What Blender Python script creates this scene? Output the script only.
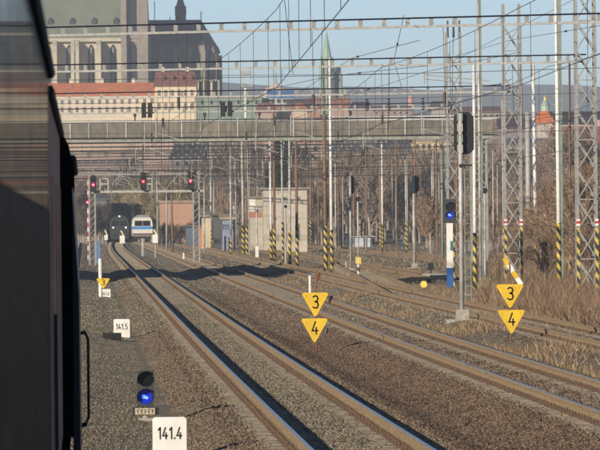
import bpy, math, random
import numpy as np
from mathutils import Vector, Matrix
R = math.radians
scene = bpy.context.scene
COL = scene.collection
for o in list(bpy.data.objects):
    bpy.data.objects.remove(o)

# ------------------------------------------------------------------ camera
F, VX, VY, CH, ROLL = 6500.0, 85.9, 230.1, 2.75, 0.009     # focal length in photo pixels, vanishing point, eye height over the rails, camera held slightly askew
cam_d = bpy.data.cameras.new('camera')
cam = bpy.data.objects.new('camera', cam_d)
COL.objects.link(cam)
cam_d.sensor_width = 36.0
cam_d.lens = 36.0 * F / 600.0
cam_d.clip_start = 0.5
cam_d.clip_end = 30000
cam.location = (0, 0, CH)
cam.rotation_euler = (Matrix.Rotation(-math.atan((300 - VX) / F), 3, 'Z') @ Matrix.Rotation(math.pi / 2 + math.atan((VY - 225) / F), 3, 'X') @ Matrix.Rotation(-ROLL, 3, 'Z')).to_euler()
cam_d.dof.use_dof = True
cam_d.dof.focus_distance = 210
cam_d.dof.aperture_fstop = 19.0
scene.camera = cam

# ------------------------------------------------------------------ light
SUN_EL, SUN_AZ = R(13.5), R(214.0)            # low sun behind the camera's left shoulder (azimuth from +Y towards +X)
to_sun = Vector((math.sin(SUN_AZ) * math.cos(SUN_EL), math.cos(SUN_AZ) * math.cos(SUN_EL), math.sin(SUN_EL)))
world = bpy.data.worlds.new('World')
scene.world = world
world.use_nodes = True
wn = world.node_tree
sky = wn.nodes.new('ShaderNodeTexSky')
sky.sky_type = 'NISHITA'
sky.sun_disc = False
sky.sun_elevation = SUN_EL
sky.sun_rotation = SUN_AZ
sky.altitude = 200
sky.air_density = 0.50
sky.dust_density = 0.04
sky.ozone_density = 1.5
wn.links.new(sky.outputs[0], wn.nodes['Background'].inputs[0])
wn.nodes['Background'].inputs[1].default_value = 0.105
sun_d = bpy.data.lights.new('sun', 'SUN')
sun = bpy.data.objects.new('sun', sun_d)
COL.objects.link(sun)
sun_d.energy = 5.0
sun_d.angle = R(0.53)
sun_d.color = (1.0, 0.86, 0.68)
sun.rotation_euler = (-to_sun).to_track_quat('-Z', 'Y').to_euler()
scene.render.engine = 'CYCLES'
vs = scene.view_settings
vs.view_transform = 'Standard'
vs.look = 'None'
vs.gamma = 1.0
vs.exposure = 0.14
scene.cycles.volume_bounces = 0
scene.cycles.max_bounces = 6
scene.cycles.filter_width = 1.9

# ------------------------------------------------------------------ helpers
rnd = random.Random(7)
rng = np.random.default_rng(11)

def W(x, y, Y):                                # photo pixel at a chosen distance -> place in the world
    u, v = x - ROLL * (y - 225), y + ROLL * (x - 300)
    return ((u - VX) * Y / F, Y, CH + (VY - v) * Y / F)

def zr(Y):                                     # height of the rail heads: the line climbs gently
    if Y <= 100: return 0.0
    if Y <= 200: return 0.0015 * (Y - 100) ** 2 / 200
    if Y <= 1000: return 0.0015 * (Y - 150)
    return 1.275

def smooth(t):
    t = min(1.0, max(0.0, t))
    return t * t * (3 - 2 * t)

TRACKS = [(-1.66, -100, 1000), (3.56, 60, 1050), (8.42, 60, 1050), (13.05, 60, 900), (18.6, 338, 850), (27.4, 440, 850)]

def track_x(i, Y):
    x = TRACKS[i][0]
    if i == 1 and Y > 600: x += 1.3 * ((Y - 600) / 400) ** 2
    return x

def zg(X, Y):                                  # the lie of the land
    z = zr(Y) - 0.40
    for i, (tx, a, b) in enumerate(TRACKS):
        if a - 4 < Y < b:
            d = abs(X - track_x(i, Y))
            z = max(z, zr(Y) - (0.236 if 0.52 < d < 1.02 else 0.206) - 0.20 * smooth((d - 1.25) / 1.9 if i == 0 else (d - 1.35) / 0.9))
    if X > 20.5 and Y < 900:
        z += 1.3 * smooth((X - 20.5) / 12) * smooth((Y - 120) / 100) * (1 - smooth((Y - 420) / 60)) + 6.0 * smooth((X - 38) / 50)
    if Y > 850:
        y0 = 1070 - 220 * smooth((X - 14) / 12)       # the cutting of the tracks runs on into the hill
        z += 33.0 * smooth((Y - y0) / (1800 - y0)) * (1 - 0.6 * smooth((Y - 2300) / 1500))
    if Y < 100 and X > 20.5:
        z += 0
    return z

class MB:
    def __init__(s):
        s.v, s.f, s.m = [], [], []
    def add(s, vs_, fs, mi=0):
        b = len(s.v)
        s.v += [tuple(p) for p in vs_]
        s.f += [tuple(i + b for i in q) for q in fs]
        s.m += [mi] * len(fs)
        return s
    def box(s, x0, x1, y0, y1, z0, z1, mi=0):
        return s.add([(x0, y0, z0), (x1, y0, z0), (x1, y1, z0), (x0, y1, z0), (x0, y0, z1), (x1, y0, z1), (x1, y1, z1), (x0, y1, z1)],
                     [(0, 3, 2, 1), (4, 5, 6, 7), (0, 1, 5, 4), (1, 2, 6, 5), (2, 3, 7, 6), (3, 0, 4, 7)], mi)
    def cbox(s, c, d, mi=0):
        return s.box(c[0] - d[0] / 2, c[0] + d[0] / 2, c[1] - d[1] / 2, c[1] + d[1] / 2, c[2] - d[2] / 2, c[2] + d[2] / 2, mi)
    def prism(s, poly, y0, y1, mi=0):          # polygon in X,Z pushed along Y
        n = len(poly)
        vv = [(p[0], y0, p[1]) for p in poly] + [(p[0], y1, p[1]) for p in poly]
        ff = [tuple(range(n)), tuple(range(2 * n - 1, n - 1, -1))]
        ff += [(i, i + n, (i + 1) % n + n, (i + 1) % n) for i in range(n)]
        return s.add(vv, ff, mi)
    def prismx(s, poly, x0, x1, mi=0):         # polygon in Y,Z pushed along X
        n = len(poly)
        vv = [(x0, p[0], p[1]) for p in poly] + [(x1, p[0], p[1]) for p in poly]
        ff = [tuple(range(n)), tuple(range(2 * n - 1, n - 1, -1))]
        ff += [(i, (i + 1) % n, (i + 1) % n + n, i + n) for i in range(n)]
        return s.add(vv, ff, mi)
    def tube(s, pts, r, n=6, mi=0, cap=True):
        pts = [Vector(p) for p in pts]
        rr = r if isinstance(r, (list, tuple)) else [r] * len(pts)
        rings = []
        for i, p in enumerate(pts):
            d = (pts[min(i + 1, len(pts) - 1)] - pts[max(i - 1, 0)]).normalized()
            up = Vector((0, 0, 1)) if abs(d.z) < 0.9 else Vector((1, 0, 0))
            a = d.cross(up).normalized(); b = a.cross(d)
            rings.append([p + (a * math.cos(2 * math.pi * k / n) + b * math.sin(2 * math.pi * k / n)) * rr[i] for k in range(n)])
        vv = [q for g in rings for q in g]
        ff = []
        for i in range(len(pts) - 1):
            for k in range(n):
                ff.append((i * n + k, i * n + (k + 1) % n, (i + 1) * n + (k + 1) % n, (i + 1) * n + k))
        if cap:
            ff.append(tuple(range(n - 1, -1, -1)))
            ff.append(tuple(range((len(pts) - 1) * n, len(pts) * n)))
        return s.add(vv, ff, mi)
    def bar(s, a, b, w, t, mi=0):              # flat bar between two points
        a, b = Vector(a), Vector(b); d = (b - a).normalized()
        up = Vector((0, 1, 0)) if abs(d.y) < 0.9 else Vector((0, 0, 1))
        u = d.cross(up).normalized() * w / 2; v = u.cross(d).normalized() * t / 2
        vv = [a - u - v, a + u - v, a + u + v, a - u + v, b - u - v, b + u - v, b + u + v, b - u + v]
        return s.add(vv, [(0, 3, 2, 1), (4, 5, 6, 7), (0, 1, 5, 4), (1, 2, 6, 5), (2, 3, 7, 6), (3, 0, 4, 7)], mi)
    def mesh(s, name):
        me = bpy.data.meshes.new(name)
        me.from_pydata(s.v, [], s.f)
        me.polygons.foreach_set('material_index', s.m)
        me.update()
        return me
    def build(s, name, mats, parent=None, smooth_=False, loc=None):
        me = s.mesh(name)
        for m in (mats if isinstance(mats, (list, tuple)) else [mats]): me.materials.append(m)
        if smooth_: me.polygons.foreach_set('use_smooth', [True] * len(me.polygons))
        return link(name, me, parent, loc)

def link(name, me, parent=None, loc=None):
    o = bpy.data.objects.new(name, me)
    COL.objects.link(o)
    if parent: o.parent = parent
    if loc: o.location = loc
    return o

def tag(o, label, cat, group=None, kind=None):
    o['label'] = label
    if cat: o['category'] = cat
    if group: o['group'] = group
    if kind: o['kind'] = kind
    return o

def thing(name, label, cat, loc=(0, 0, 0), group=None):
    o = bpy.data.objects.new(name, None)
    COL.objects.link(o)
    o.location = loc
    o.empty_display_size = 0.3
    return tag(o, label, cat, group)

KIDS = {}
def copy_tree(root, loc, label, group=None):
    def cp(o, parent):
        c = o.copy(); COL.objects.link(c); c.parent = parent
        for ch in o.children: cp(ch, c)
        return c
    r = cp(root, None)
    r.location = loc
    r['label'] = label
    if group: r['group'] = group
    return r

def raw_mesh(name, V, Fc, mat, parent=None, attr=None):
    """numpy arrays: V (n,3), Fc (m,3) triangles"""
    me = bpy.data.meshes.new(name)
    n, m = len(V), len(Fc)
    me.vertices.add(n); me.vertices.foreach_set('co', np.asarray(V, dtype=np.float32).ravel())
    me.loops.add(m * 3); me.loops.foreach_set('vertex_index', np.asarray(Fc, dtype=np.int32).ravel())
    me.polygons.add(m); me.polygons.foreach_set('loop_start', np.arange(0, m * 3, 3, dtype=np.int32))
    me.update(calc_edges=True); me.validate()
    me.materials.append(mat)
    return link(name, me, parent)

# ------------------------------------------------------------------ materials
MATS = {}
def mat(name, col, rough=0.7, metal=0.0, var=0.25, scale=3.0, bump=0.0, col2=None, island=False, emit=None, spec=0.5, stretch=(1, 1, 1), detail=5.0):
    if name in MATS: return MATS[name]
    m = bpy.data.materials.new(name); m.use_nodes = True
    nt = m.node_tree; b = nt.nodes['Principled BSDF']
    b.inputs['Roughness'].default_value = rough
    b.inputs['Metallic'].default_value = metal
    b.inputs['Specular IOR Level'].default_value = spec
    geo = nt.nodes.new('ShaderNodeNewGeometry')
    mp = nt.nodes.new('ShaderNodeMapping'); mp.inputs['Scale'].default_value = stretch
    nt.links.new(geo.outputs['Position'], mp.inputs['Vector'])
    nz = nt.nodes.new('ShaderNodeTexNoise'); nz.inputs['Scale'].default_value = scale; nz.inputs['Detail'].default_value = detail
    nz.inputs['Roughness'].default_value = 0.65
    nt.links.new(mp.outputs[0], nz.inputs['Vector'])
    rp = nt.nodes.new('ShaderNodeValToRGB')
    c2 = col2 if col2 else tuple(min(1, c * (1 + var)) for c in col)
    c1 = col if col2 else tuple(c * (1 - var) for c in col)
    rp.color_ramp.elements[0].position = 0.33; rp.color_ramp.elements[1].position = 0.67
    rp.color_ramp.elements[0].color = (*c1, 1); rp.color_ramp.elements[1].color = (*c2, 1)
    if island:
        mx = nt.nodes.new('ShaderNodeMath'); mx.operation = 'MULTIPLY_ADD'
        nt.links.new(geo.outputs['Random Per Island'], mx.inputs[0]); mx.inputs[1].default_value = 0.50
        ad = nt.nodes.new('ShaderNodeMath'); ad.operation = 'MULTIPLY'; ad.inputs[1].default_value = 0.52
        nt.links.new(nz.outputs[0], ad.inputs[0]); nt.links.new(ad.outputs[0], mx.inputs[2])
        nt.links.new(mx.outputs[0], rp.inputs[0])
    else:
        nt.links.new(nz.outputs[0], rp.inputs[0])
    nt.links.new(rp.outputs[0], b.inputs['Base Color'])
    if bump:
        bp = nt.nodes.new('ShaderNodeBump'); bp.inputs['Strength'].default_value = 1.0; bp.inputs['Distance'].default_value = bump
        nt.links.new(nz.outputs[0], bp.inputs['Height']); nt.links.new(bp.outputs[0], b.inputs['Normal'])
    if emit:
        b.inputs['Emission Color'].default_value = (*emit[:3], 1); b.inputs['Emission Strength'].default_value = emit[3]
    MATS[name] = m
    return m

def stripe_mat(name, ca, cb, period, slant, rough=0.6):
    if name in MATS: return MATS[name]
    m = bpy.data.materials.new(name); m.use_nodes = True
    nt = m.node_tree; b = nt.nodes['Principled BSDF']; b.inputs['Roughness'].default_value = rough
    tc = nt.nodes.new('ShaderNodeTexCoord'); sp = nt.nodes.new('ShaderNodeSeparateXYZ')
    nt.links.new(tc.outputs['Object'], sp.inputs[0])
    nz = nt.nodes.new('ShaderNodeTexNoise'); nz.inputs['Scale'].default_value = 9; nz.inputs['Detail'].default_value = 6
    nt.links.new(tc.outputs['Object'], nz.inputs['Vector'])
    a = nt.nodes.new('ShaderNodeMath'); a.operation = 'MULTIPLY_ADD'; a.inputs[1].default_value = slant
    nt.links.new(sp.outputs['X'], a.inputs[0]); nt.links.new(sp.outputs['Z'], a.inputs[2])
    d = nt.nodes.new('ShaderNodeMath'); d.operation = 'DIVIDE'; d.inputs[1].default_value = period
    nt.links.new(a.outputs[0], d.inputs[0])
    fr = nt.nodes.new('ShaderNodeMath'); fr.operation = 'FRACT'; nt.links.new(d.outputs[0], fr.inputs[0])
    gt = nt.nodes.new('ShaderNodeMath'); gt.operation = 'GREATER_THAN'; gt.inputs[1].default_value = 0.5; nt.links.new(fr.outputs[0], gt.inputs[0])
    mx = nt.nodes.new('ShaderNodeMix'); mx.data_type = 'RGBA'
    mx.inputs['A'].default_value = (*ca, 1); mx.inputs['B'].default_value = (*cb, 1)
    nt.links.new(gt.outputs[0], mx.inputs['Factor'])
    m2 = nt.nodes.new('ShaderNodeMix'); m2.data_type = 'RGBA'; m2.inputs['B'].default_value = (0.16, 0.12, 0.08, 1)
    rp = nt.nodes.new('ShaderNodeMapRange'); rp.inputs['From Min'].default_value = 0.5; rp.inputs['From Max'].default_value = 0.75; rp.inputs['To Max'].default_value = 0.75
    nt.links.new(nz.outputs[0], rp.inputs[0]); nt.links.new(rp.outputs[0], m2.inputs['Factor'])
    nt.links.new(mx.outputs['Result'], m2.inputs['A']); nt.links.new(m2.outputs['Result'], b.inputs['Base Color'])
    MATS[name] = m
    return m

M_white = mat('white paint', (0.62, 0.60, 0.54), 0.6, scale=2.2, col2=(0.80, 0.79, 0.77), detail=9)
M_galv = mat('aluminium paint', (0.30, 0.27, 0.23), 0.55, 0.1, scale=1.6, col2=(0.56, 0.56, 0.54), detail=9)
M_pole_dull = mat('weathered grey mast paint', (0.36, 0.36, 0.34), 0.6, 0.1, var=0.2, scale=5)
M_pole_brown = mat('rusty brown mast', (0.20, 0.13, 0.08), 0.8, var=0.3, scale=5)
M_pole_green = mat('green grey mast paint', (0.20, 0.24, 0.21), 0.6, var=0.2, scale=5)
M_pole_dark = mat('dark weathered steel', (0.06, 0.06, 0.06), 0.8, var=0.3, scale=4, spec=0.2)
M_steel = mat('grey girder paint', (0.27, 0.275, 0.265), 0.6, 0.1, var=0.25, scale=6)
M_chord = mat('dark blue upper chord', (0.010, 0.012, 0.024), 0.8, var=0.3, scale=6, spec=0.1)  # much darker than the grey girders, used on upper chords only
M_black = mat('black enamel', (0.012, 0.012, 0.013), 0.45, var=0.3, scale=8)
M_wire = mat('dull copper wire', (0.07, 0.07, 0.075), 0.6, 0.3, var=0.2)
M_insul = mat('brown black insulator', (0.03, 0.02, 0.018), 0.25, var=0.3)
M_yellow = mat('yellow sign paint', (0.55, 0.36, 0.02), 0.55, scale=2.6, col2=(0.76, 0.50, 0.015), detail=9)
M_rust = mat('rust', (0.17, 0.085, 0.04), 0.85, var=0.35, scale=12)
M_conc = mat('weathered concrete', (0.33, 0.31, 0.27), 0.9, var=0.25, scale=8, bump=0.01)
M_blue = mat('blue enamel', (0.02, 0.10, 0.33), 0.4, var=0.15)
M_redl = mat('red lamp', (0.5, 0.0, 0.02), 0.3, emit=(1.0, 0.02, 0.06, 3.0))
M_redw = mat('pale red lamp core', (0.8, 0.3, 0.4), 0.3, emit=(1.0, 0.35, 0.42, 4.0))
M_bluel = mat('blue lamp', (0.01, 0.03, 0.5), 0.15, emit=(0.002, 0.010, 0.24, 0.18))
M_bluec = mat('blue lamp core', (0.2, 0.35, 0.9), 0.15, emit=(0.10, 0.25, 1.0, 1.0))
M_head = mat('head lamp', (0.9, 0.9, 0.85), 0.3, emit=(0.95, 1.0, 1.0, 3.0))
M_lens = mat('dark lens', (0.008, 0.010, 0.012), 0.12, var=0.1)
M_zebra = stripe_mat('black and yellow hazard paint', (0.02, 0.02, 0.018), (0.58, 0.43, 0.08), 0.50, 1.3)
M_redwhite = stripe_mat('red and white paint', (0.75, 0.73, 0.70), (0.42, 0.05, 0.05), 0.8, 0.0)
M_batonw = mat('baton white', (0.8, 0.79, 0.76), 0.5, var=0.06)

def digits(mb, txt, cx, y, z0, h, w, th, mi=0, gap=0.28):
    """stroked numerals standing in the X,Z plane, facing -Y"""
    G = {'1': ([[(0.15, 0.78), (0.55, 1.0), (0.55, 0.0)]], 0.75),
         '4': ([[(0.58, 1.0), (0.05, 0.27), (0.98, 0.27)], [(0.70, 0.52), (0.70, 0.0)]], 1.0),
         '5': ([[(0.88, 1.0), (0.18, 1.0), (0.13, 0.56), (0.45, 0.64), (0.80, 0.54), (0.92, 0.30), (0.78, 0.07), (0.45, 0.0), (0.08, 0.08)]], 1.0),
         '6': ([[(0.80, 1.0), (0.35, 0.70), (0.10, 0.33), (0.20, 0.08), (0.5, 0.0), (0.8, 0.08), (0.92, 0.30), (0.78, 0.52), (0.5, 0.58), (0.22, 0.48)]], 1.0),
         '3': ([[(0.10, 0.90), (0.40, 1.0), (0.75, 0.95), (0.88, 0.77), (0.75, 0.58), (0.42, 0.53), (0.78, 0.47), (0.94, 0.26), (0.78, 0.06), (0.42, 0.0), (0.06, 0.10)]], 1.0),
         '.': ([[(0.15, 0.0), (0.15, 0.09)]], 0.3)}
    tot = sum(G[c][1] for c in txt) * w + gap * w * (len(txt) - 1)
    x = cx - tot / 2
    for c in txt:
        for line in G[c][0]:
            for a, b in zip(line[:-1], line[1:]):
                A = Vector((x + a[0] * w, y, z0 + a[1] * h)); B = Vector((x + b[0] * w, y, z0 + b[1] * h))
                e = (B - A).normalized() * th * 0.35
                mb.bar(A - e, B + e, th, 0.004, mi)
        x += (G[c][1] + gap) * w

# ------------------------------------------------------------------ terrain
def axis(parts):
    out = []
    for a, b, st in parts:
        n = max(1, int(round((b - a) / st)))
        out += [a + (b - a) * i / n for i in range(n)]
    out.append(parts[-1][1])
    return out

xs = axis([(-3500, -500, 250), (-500, -60, 40), (-60, -4, 4), (-4, 1.5, 0.3), (1.5, 15, 0.15), (15, 32, 0.3), (32, 60, 3), (60, 500, 30), (500, 3500, 250)])
ys = axis([(-400, 40, 40), (40, 220, 0.9), (220, 460, 3), (460, 900, 10), (900, 1100, 20), (1100, 2400, 50), (2400, 9000, 400)])
nx, ny = len(xs), len(ys)
V = np.zeros((ny, nx, 3), dtype=np.float32)
bal = np.zeros((ny, nx), dtype=np.float32)
nzx = rng.normal(0, 1, (ny, nx)).astype(np.float32)
for j, Yv in enumerate(ys):
    for i, Xv in enumerate(xs):
        V[j, i] = (Xv, Yv, zg(Xv, Yv))
        if 40 < Yv < 900 and -5 < Xv < 32:
            V[j, i, 2] += 0.006 * nzx[j, i]
            d = min([abs(Xv - t[0]) for t in TRACKS if t[1] - 3 < Yv < t[2]])
            bal[j, i] = 1 - smooth((d - 1.6) / 0.7)
idx = np.arange(nx * ny).reshape(ny, nx)
quads = np.stack([idx[:-1, :-1], idx[:-1, 1:], idx[1:, 1:], idx[1:, :-1]], -1).reshape(-1, 4)
me = bpy.data.meshes.new('ground')
me.from_pydata(V.reshape(-1, 3).tolist(), [], quads.tolist())
at = me.attributes.new('ballast', 'FLOAT', 'POINT'); at.data.foreach_set('value', bal.ravel())
me.polygons.foreach_set('use_smooth', [True] * len(me.polygons))

def ground_material():
    m = bpy.data.materials.new('yard ground'); m.use_nodes = True
    nt = m.node_tree; b = nt.nodes['Principled BSDF']; b.inputs['Roughness'].default_value = 0.95
    b.inputs['Specular IOR Level'].default_value = 0.15
    L = nt.links.new
    geo = nt.nodes.new('ShaderNodeNewGeometry')
    def noise(sc, det=6, st=(1, 1, 1)):
        mp = nt.nodes.new('ShaderNodeMapping'); mp.inputs['Scale'].default_value = st
        L(geo.outputs['Position'], mp.inputs['Vector'])
        n = nt.nodes.new('ShaderNodeTexNoise'); n.inputs['Scale'].default_value = sc; n.inputs['Detail'].default_value = det; n.inputs['Roughness'].default_value = 0.7
        L(mp.outputs[0], n.inputs['Vector']); return n
    def ramp(src, p0, p1, c0, c1):
        r = nt.nodes.new('ShaderNodeValToRGB'); e = r.color_ramp.elements
        e[0].position, e[1].position = p0, p1; e[0].color = (*c0, 1); e[1].color = (*c1, 1)
        L(src, r.inputs[0]); return r
    def mix(fac, a, c):
        x = nt.nodes.new('ShaderNodeMix'); x.data_type = 'RGBA'
        L(fac, x.inputs['Factor']); L(a, x.inputs['A']); L(c, x.inputs['B']); return x.outputs['Result']
    fine = noise(9.0, 8); mid = noise(0.8, 5, (1, 0.25, 1)); big = noise(0.16, 4, (1, 0.15, 1))
    dirt = ramp(fine.outputs[0], 0.3, 0.72, (0.17, 0.145, 0.105), (0.37, 0.325, 0.24))
    straw = ramp(fine.outputs[0], 0.3, 0.72, (0.20, 0.165, 0.11), (0.41, 0.345, 0.235))
    stone = ramp(fine.outputs[0], 0.3, 0.72, (0.12, 0.085, 0.06), (0.30, 0.225, 0.155))
    m1 = ramp(mid.outputs[0], 0.42, 0.62, (0, 0, 0), (1, 1, 1))
    c = mix(m1.outputs[0], dirt.outputs[0], straw.outputs[0])
    at = nt.nodes.new('ShaderNodeAttribute'); at.attribute_name = 'ballast'
    m2 = ramp(big.outputs[0], 0.35, 0.6, (0.25, 0.25, 0.25), (0.95, 0.95, 0.95))
    mu = nt.nodes.new('ShaderNodeMath'); mu.operation = 'MULTIPLY'
    L(at.outputs['Fac'], mu.inputs[0]); L(m2.outputs[0], mu.inputs[1])
    c = mix(mu.outputs[0], c, stone.outputs[0])
    L(c, b.inputs['Base Color'])
    bp = nt.nodes.new('ShaderNodeBump'); bp.inputs['Strength'].default_value = 1.0; bp.inputs['Distance'].default_value = 0.05
    L(fine.outputs[0], bp.inputs['Height']); L(bp.outputs[0], b.inputs['Normal'])
    return m
me.materials.append(ground_material())
g = link('ground', me); g['kind'] = 'structure'

# far ridge
M_hill = mat('wooded ridge', (0.07, 0.10, 0.10), 0.95, var=0.5, scale=0.02, detail=8)
hx = axis([(-3600, -600, 300), (-600, 1800, 40), (1800, 3600, 300)])
hy = [5200, 5450, 5700, 5950, 6200, 6500]
hp = [0.0, 0.45, 0.82, 1.0, 0.85, 0.3]
mb = MB()
vv = []
for k, Yv in enumerate(hy):
    for Xv in hx:
        t = 134 + 5 * math.sin(Xv / 170.0 + 1.0) + 3 * math.sin(Xv / 61.0) + 2 * math.sin(Xv / 23.0 + k) + rnd.uniform(-1, 1) - 6 * smooth((500 - Xv) / 600)
        vv.append((Xv, Yv, 8 + (t - 8) * hp[k]))
n = len(hx)
mb.add(vv, [(k * n + i, k * n + i + 1, (k + 1) * n + i + 1, (k + 1) * n + i) for k in range(len(hy) - 1) for i in range(n - 1)])
o = mb.build('hills', M_hill, smooth_=True); o['kind'] = 'structure'

# ------------------------------------------------------------------ railway tracks
def rail_materials():
    side = mat('rusty rail side', (0.31, 0.22, 0.122), 0.85, var=0.28, scale=3.0, stretch=(4, 0.6, 12), detail=8)
    m = bpy.data.materials.new('polished rail head'); m.use_nodes = True
    b = m.node_tree.nodes['Principled BSDF']
    b.inputs['Base Color'].default_value = (0.50, 0.475, 0.44, 1); b.inputs['Metallic'].default_value = 1.0; b.inputs['Roughness'].default_value = 0.33
    dull = mat('dull rail head', (0.30, 0.24, 0.17), 0.55, 0.3, var=0.25, scale=2, stretch=(3, 0.3, 3))
    return side, m, dull
M_rail, M_railtop, M_raildull = rail_materials()
M_sleeper = mat('concrete sleeper', (0.27, 0.23, 0.17), 0.9, var=0.3, scale=7, bump=0.01)
M_plate = mat('rail fastening', (0.11, 0.07, 0.045), 0.8, var=0.3, scale=20)
PROF = [(-0.07, -0.172), (0.07, -0.172), (0.07, -0.158), (0.012, -0.138), (0.010, -0.055), (0.036, -0.040), (0.036, -0.008),
        (0.027, 0.0), (-0.027, 0.0), (-0.036, -0.008), (-0.036, -0.040), (-0.010, -0.055), (-0.012, -0.138), (-0.07, -0.158)]

def rail(i, side, parent, a, b, top):
    Ys = [a]
    while Ys[-1] < b: Ys.append(min(b, Ys[-1] + (4 if Ys[-1] < 240 else 14)))
    n = len(PROF); vv, ff, mi = [], [], []
    for k, Yv in enumerate(Ys):
        x = track_x(i, Yv) + side * 0.7535
        for p in PROF: vv.append((x + p[0], Yv, zr(Yv) + p[1]))
    m_ = MB()
    m_.add(vv, [])
    for k in range(len(Ys) - 1):
        for q in range(n):
            q2 = (q + 1) % n
            m_.f.append((k * n + q, k * n + q2, (k + 1) * n + q2, (k + 1) * n + q))
            m_.m.append(1 if q == 7 else 0)
    m_.f.append(tuple(range(n - 1, -1, -1))); m_.m.append(0)
    m_.f.append(tuple(range((len(Ys) - 1) * n, len(Ys) * n))); m_.m.append(0)
    return m_.build('rail', [M_rail, top], parent)

sl = MB()
sl.prism([(-1.25, -0.36), (1.25, -0.36), (1.22, -0.20), (1.05, -0.176), (0.45, -0.176), (0.35, -0.20), (-0.35, -0.20), (-0.45, -0.176), (-1.05, -0.176), (-1.22, -0.20)], -0.13, 0.13)
for s in (-1, 1):
    for e in (-1, 1):
        cx = s * 0.7535 + e * 0.115
        sl.box(cx - 0.055, cx + 0.055, -0.10, 0.10, -0.176, -0.135, 1)
        sl.tube([(cx + e * 0.01, 0, -0.14), (cx + e * 0.01, 0, -0.095)], 0.022, 6, 1)
SLEEPER = sl.mesh('sleeper')
SLEEPER.materials.append(M_sleeper); SLEEPER.materials.append(M_plate)

TLAB = {0: 'track under the dark train at the left edge', 1: 'nearest open track with shining rails running to the left distance',
        2: 'middle track with rusty rails and rows of dark fastenings', 3: 'grassy rusty track right of the yellow triangle signs',
        4: 'stub siding beginning beside the blue lit signal', 5: 'farthest siding beneath the bare wooded bank'}
for i, (tx, a, b) in enumerate(TRACKS):
    t = thing('railway_track', TLAB[i], 'track', (0, 0, 0), 'tracks of the yard')
    top = M_railtop if i in (0, 1, 2) else M_raildull
    for s in (-1, 1): rail(i, s, t, a, b, top)
    near = {1: (70, 250), 2: (76, 250), 3: (110, 200)}.get(i, None)
    if near:
        Yv = near[0]
        while Yv < near[1]:
            so = link('sleeper', SLEEPER, t, (track_x(i, Yv) + rnd.uniform(-0.01, 0.01), Yv, zr(Yv) + rnd.uniform(-0.008, 0.004)))
            Yv += 0.61
    s0 = near[1] if near else max(a, 60)
    far = MB()
    Yv = s0
    while Yv < b:
        x = track_x(i, Yv); z = zr(Yv)
        far.box(x - 1.25, x + 1.25, Yv - 0.13, Yv + 0.13, z - 0.30, z - 0.182)
        for s in (-1, 1):
            far.box(x + s * 0.7535 - 0.15, x + s * 0.7535 + 0.15, Yv - 0.09, Yv + 0.09, z - 0.182, z - 0.140, 1)
        Yv += 0.61 if Yv < 420 else 1.22
    fo = far.build('far_sleepers', [M_sleeper, M_plate], t); fo['kind'] = 'stuff'

def branch(label, xa, xb, ya, yb, tar=False):
    t = thing('crossover_track', label, 'track', (0, 0, 0), 'tracks of the yard')
    for sd in (-1, 1):
        pts = []
        for k in range(25):
            f = k / 24; Yv = ya + (yb - ya) * f; pts.append((xa + (xb - xa) * f + sd * 0.7535, Yv))
        n = len(PROF); m_ = MB()
        m_.add([(p[0] + q[0], p[1], zr(p[1]) + q[1] + 0.004) for p in pts for q in PROF], [(k * n + q, k * n + (q + 1) % n, (k + 1) * n + (q + 1) % n, (k + 1) * n + q) for k in range(24) for q in range(n)])
        m_.build('rail', M_rail, t)
    far = MB(); Yv = ya
    while Yv < yb:
        x = xa + (xb - xa) * (Yv - ya) / (yb - ya); far.box(x - 1.25, x + 1.25, Yv - 0.13, Yv + 0.13, zr(Yv) - 0.31, zr(Yv) - 0.186); Yv += 0.9
    far.build('timber_sleepers', mat('tarred sleeper', (0.045, 0.036, 0.028), 0.9, var=0.4, scale=5) if tar else M_sleeper, t)['kind'] = 'stuff'
branch('rusty crossover from the grassy track to the stub siding', 13.05, 18.6, 262, 470)
# ------------------------------------------------------------------ loose ballast and dry grass
def stones(name, label, mat_, N, fx, size):
    pts = fx(N); N = len(pts)
    base = np.array([(1, 0, 0), (-1, 0, 0), (0, 1, 0), (0, -1, 0), (0, 0, 1), (0, 0, -1)], dtype=np.float32)
    tri = np.array([(0, 2, 4), (2, 1, 4), (1, 3, 4), (3, 0, 4), (2, 0, 5), (1, 2, 5), (3, 1, 5), (0, 3, 5)])
    s = rng.uniform(size[0], size[1], (N, 1, 1)) * rng.uniform(0.6, 1.35, (N, 6, 1))
    P = base[None] * s
    P = P + rng.normal(0, size[0] * 0.25, P.shape)
    a = rng.uniform(0, 6.283, N); ca, sa = np.cos(a), np.sin(a)
    X = P[..., 0] * ca[:, None] - P[..., 1] * sa[:, None]; Yq = P[..., 0] * sa[:, None] + P[..., 1] * ca[:, None]
    P = np.stack([X, Yq, P[..., 2] * 0.8], -1) + pts[:, None, :]
    Fc = (tri[None] + (np.arange(N) * 6)[:, None, None]).reshape(-1, 3)
    o = raw_mesh(name, P.reshape(-1, 3), Fc, mat_)
    tag(o, label, 'ballast', kind='stuff'); return o

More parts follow.
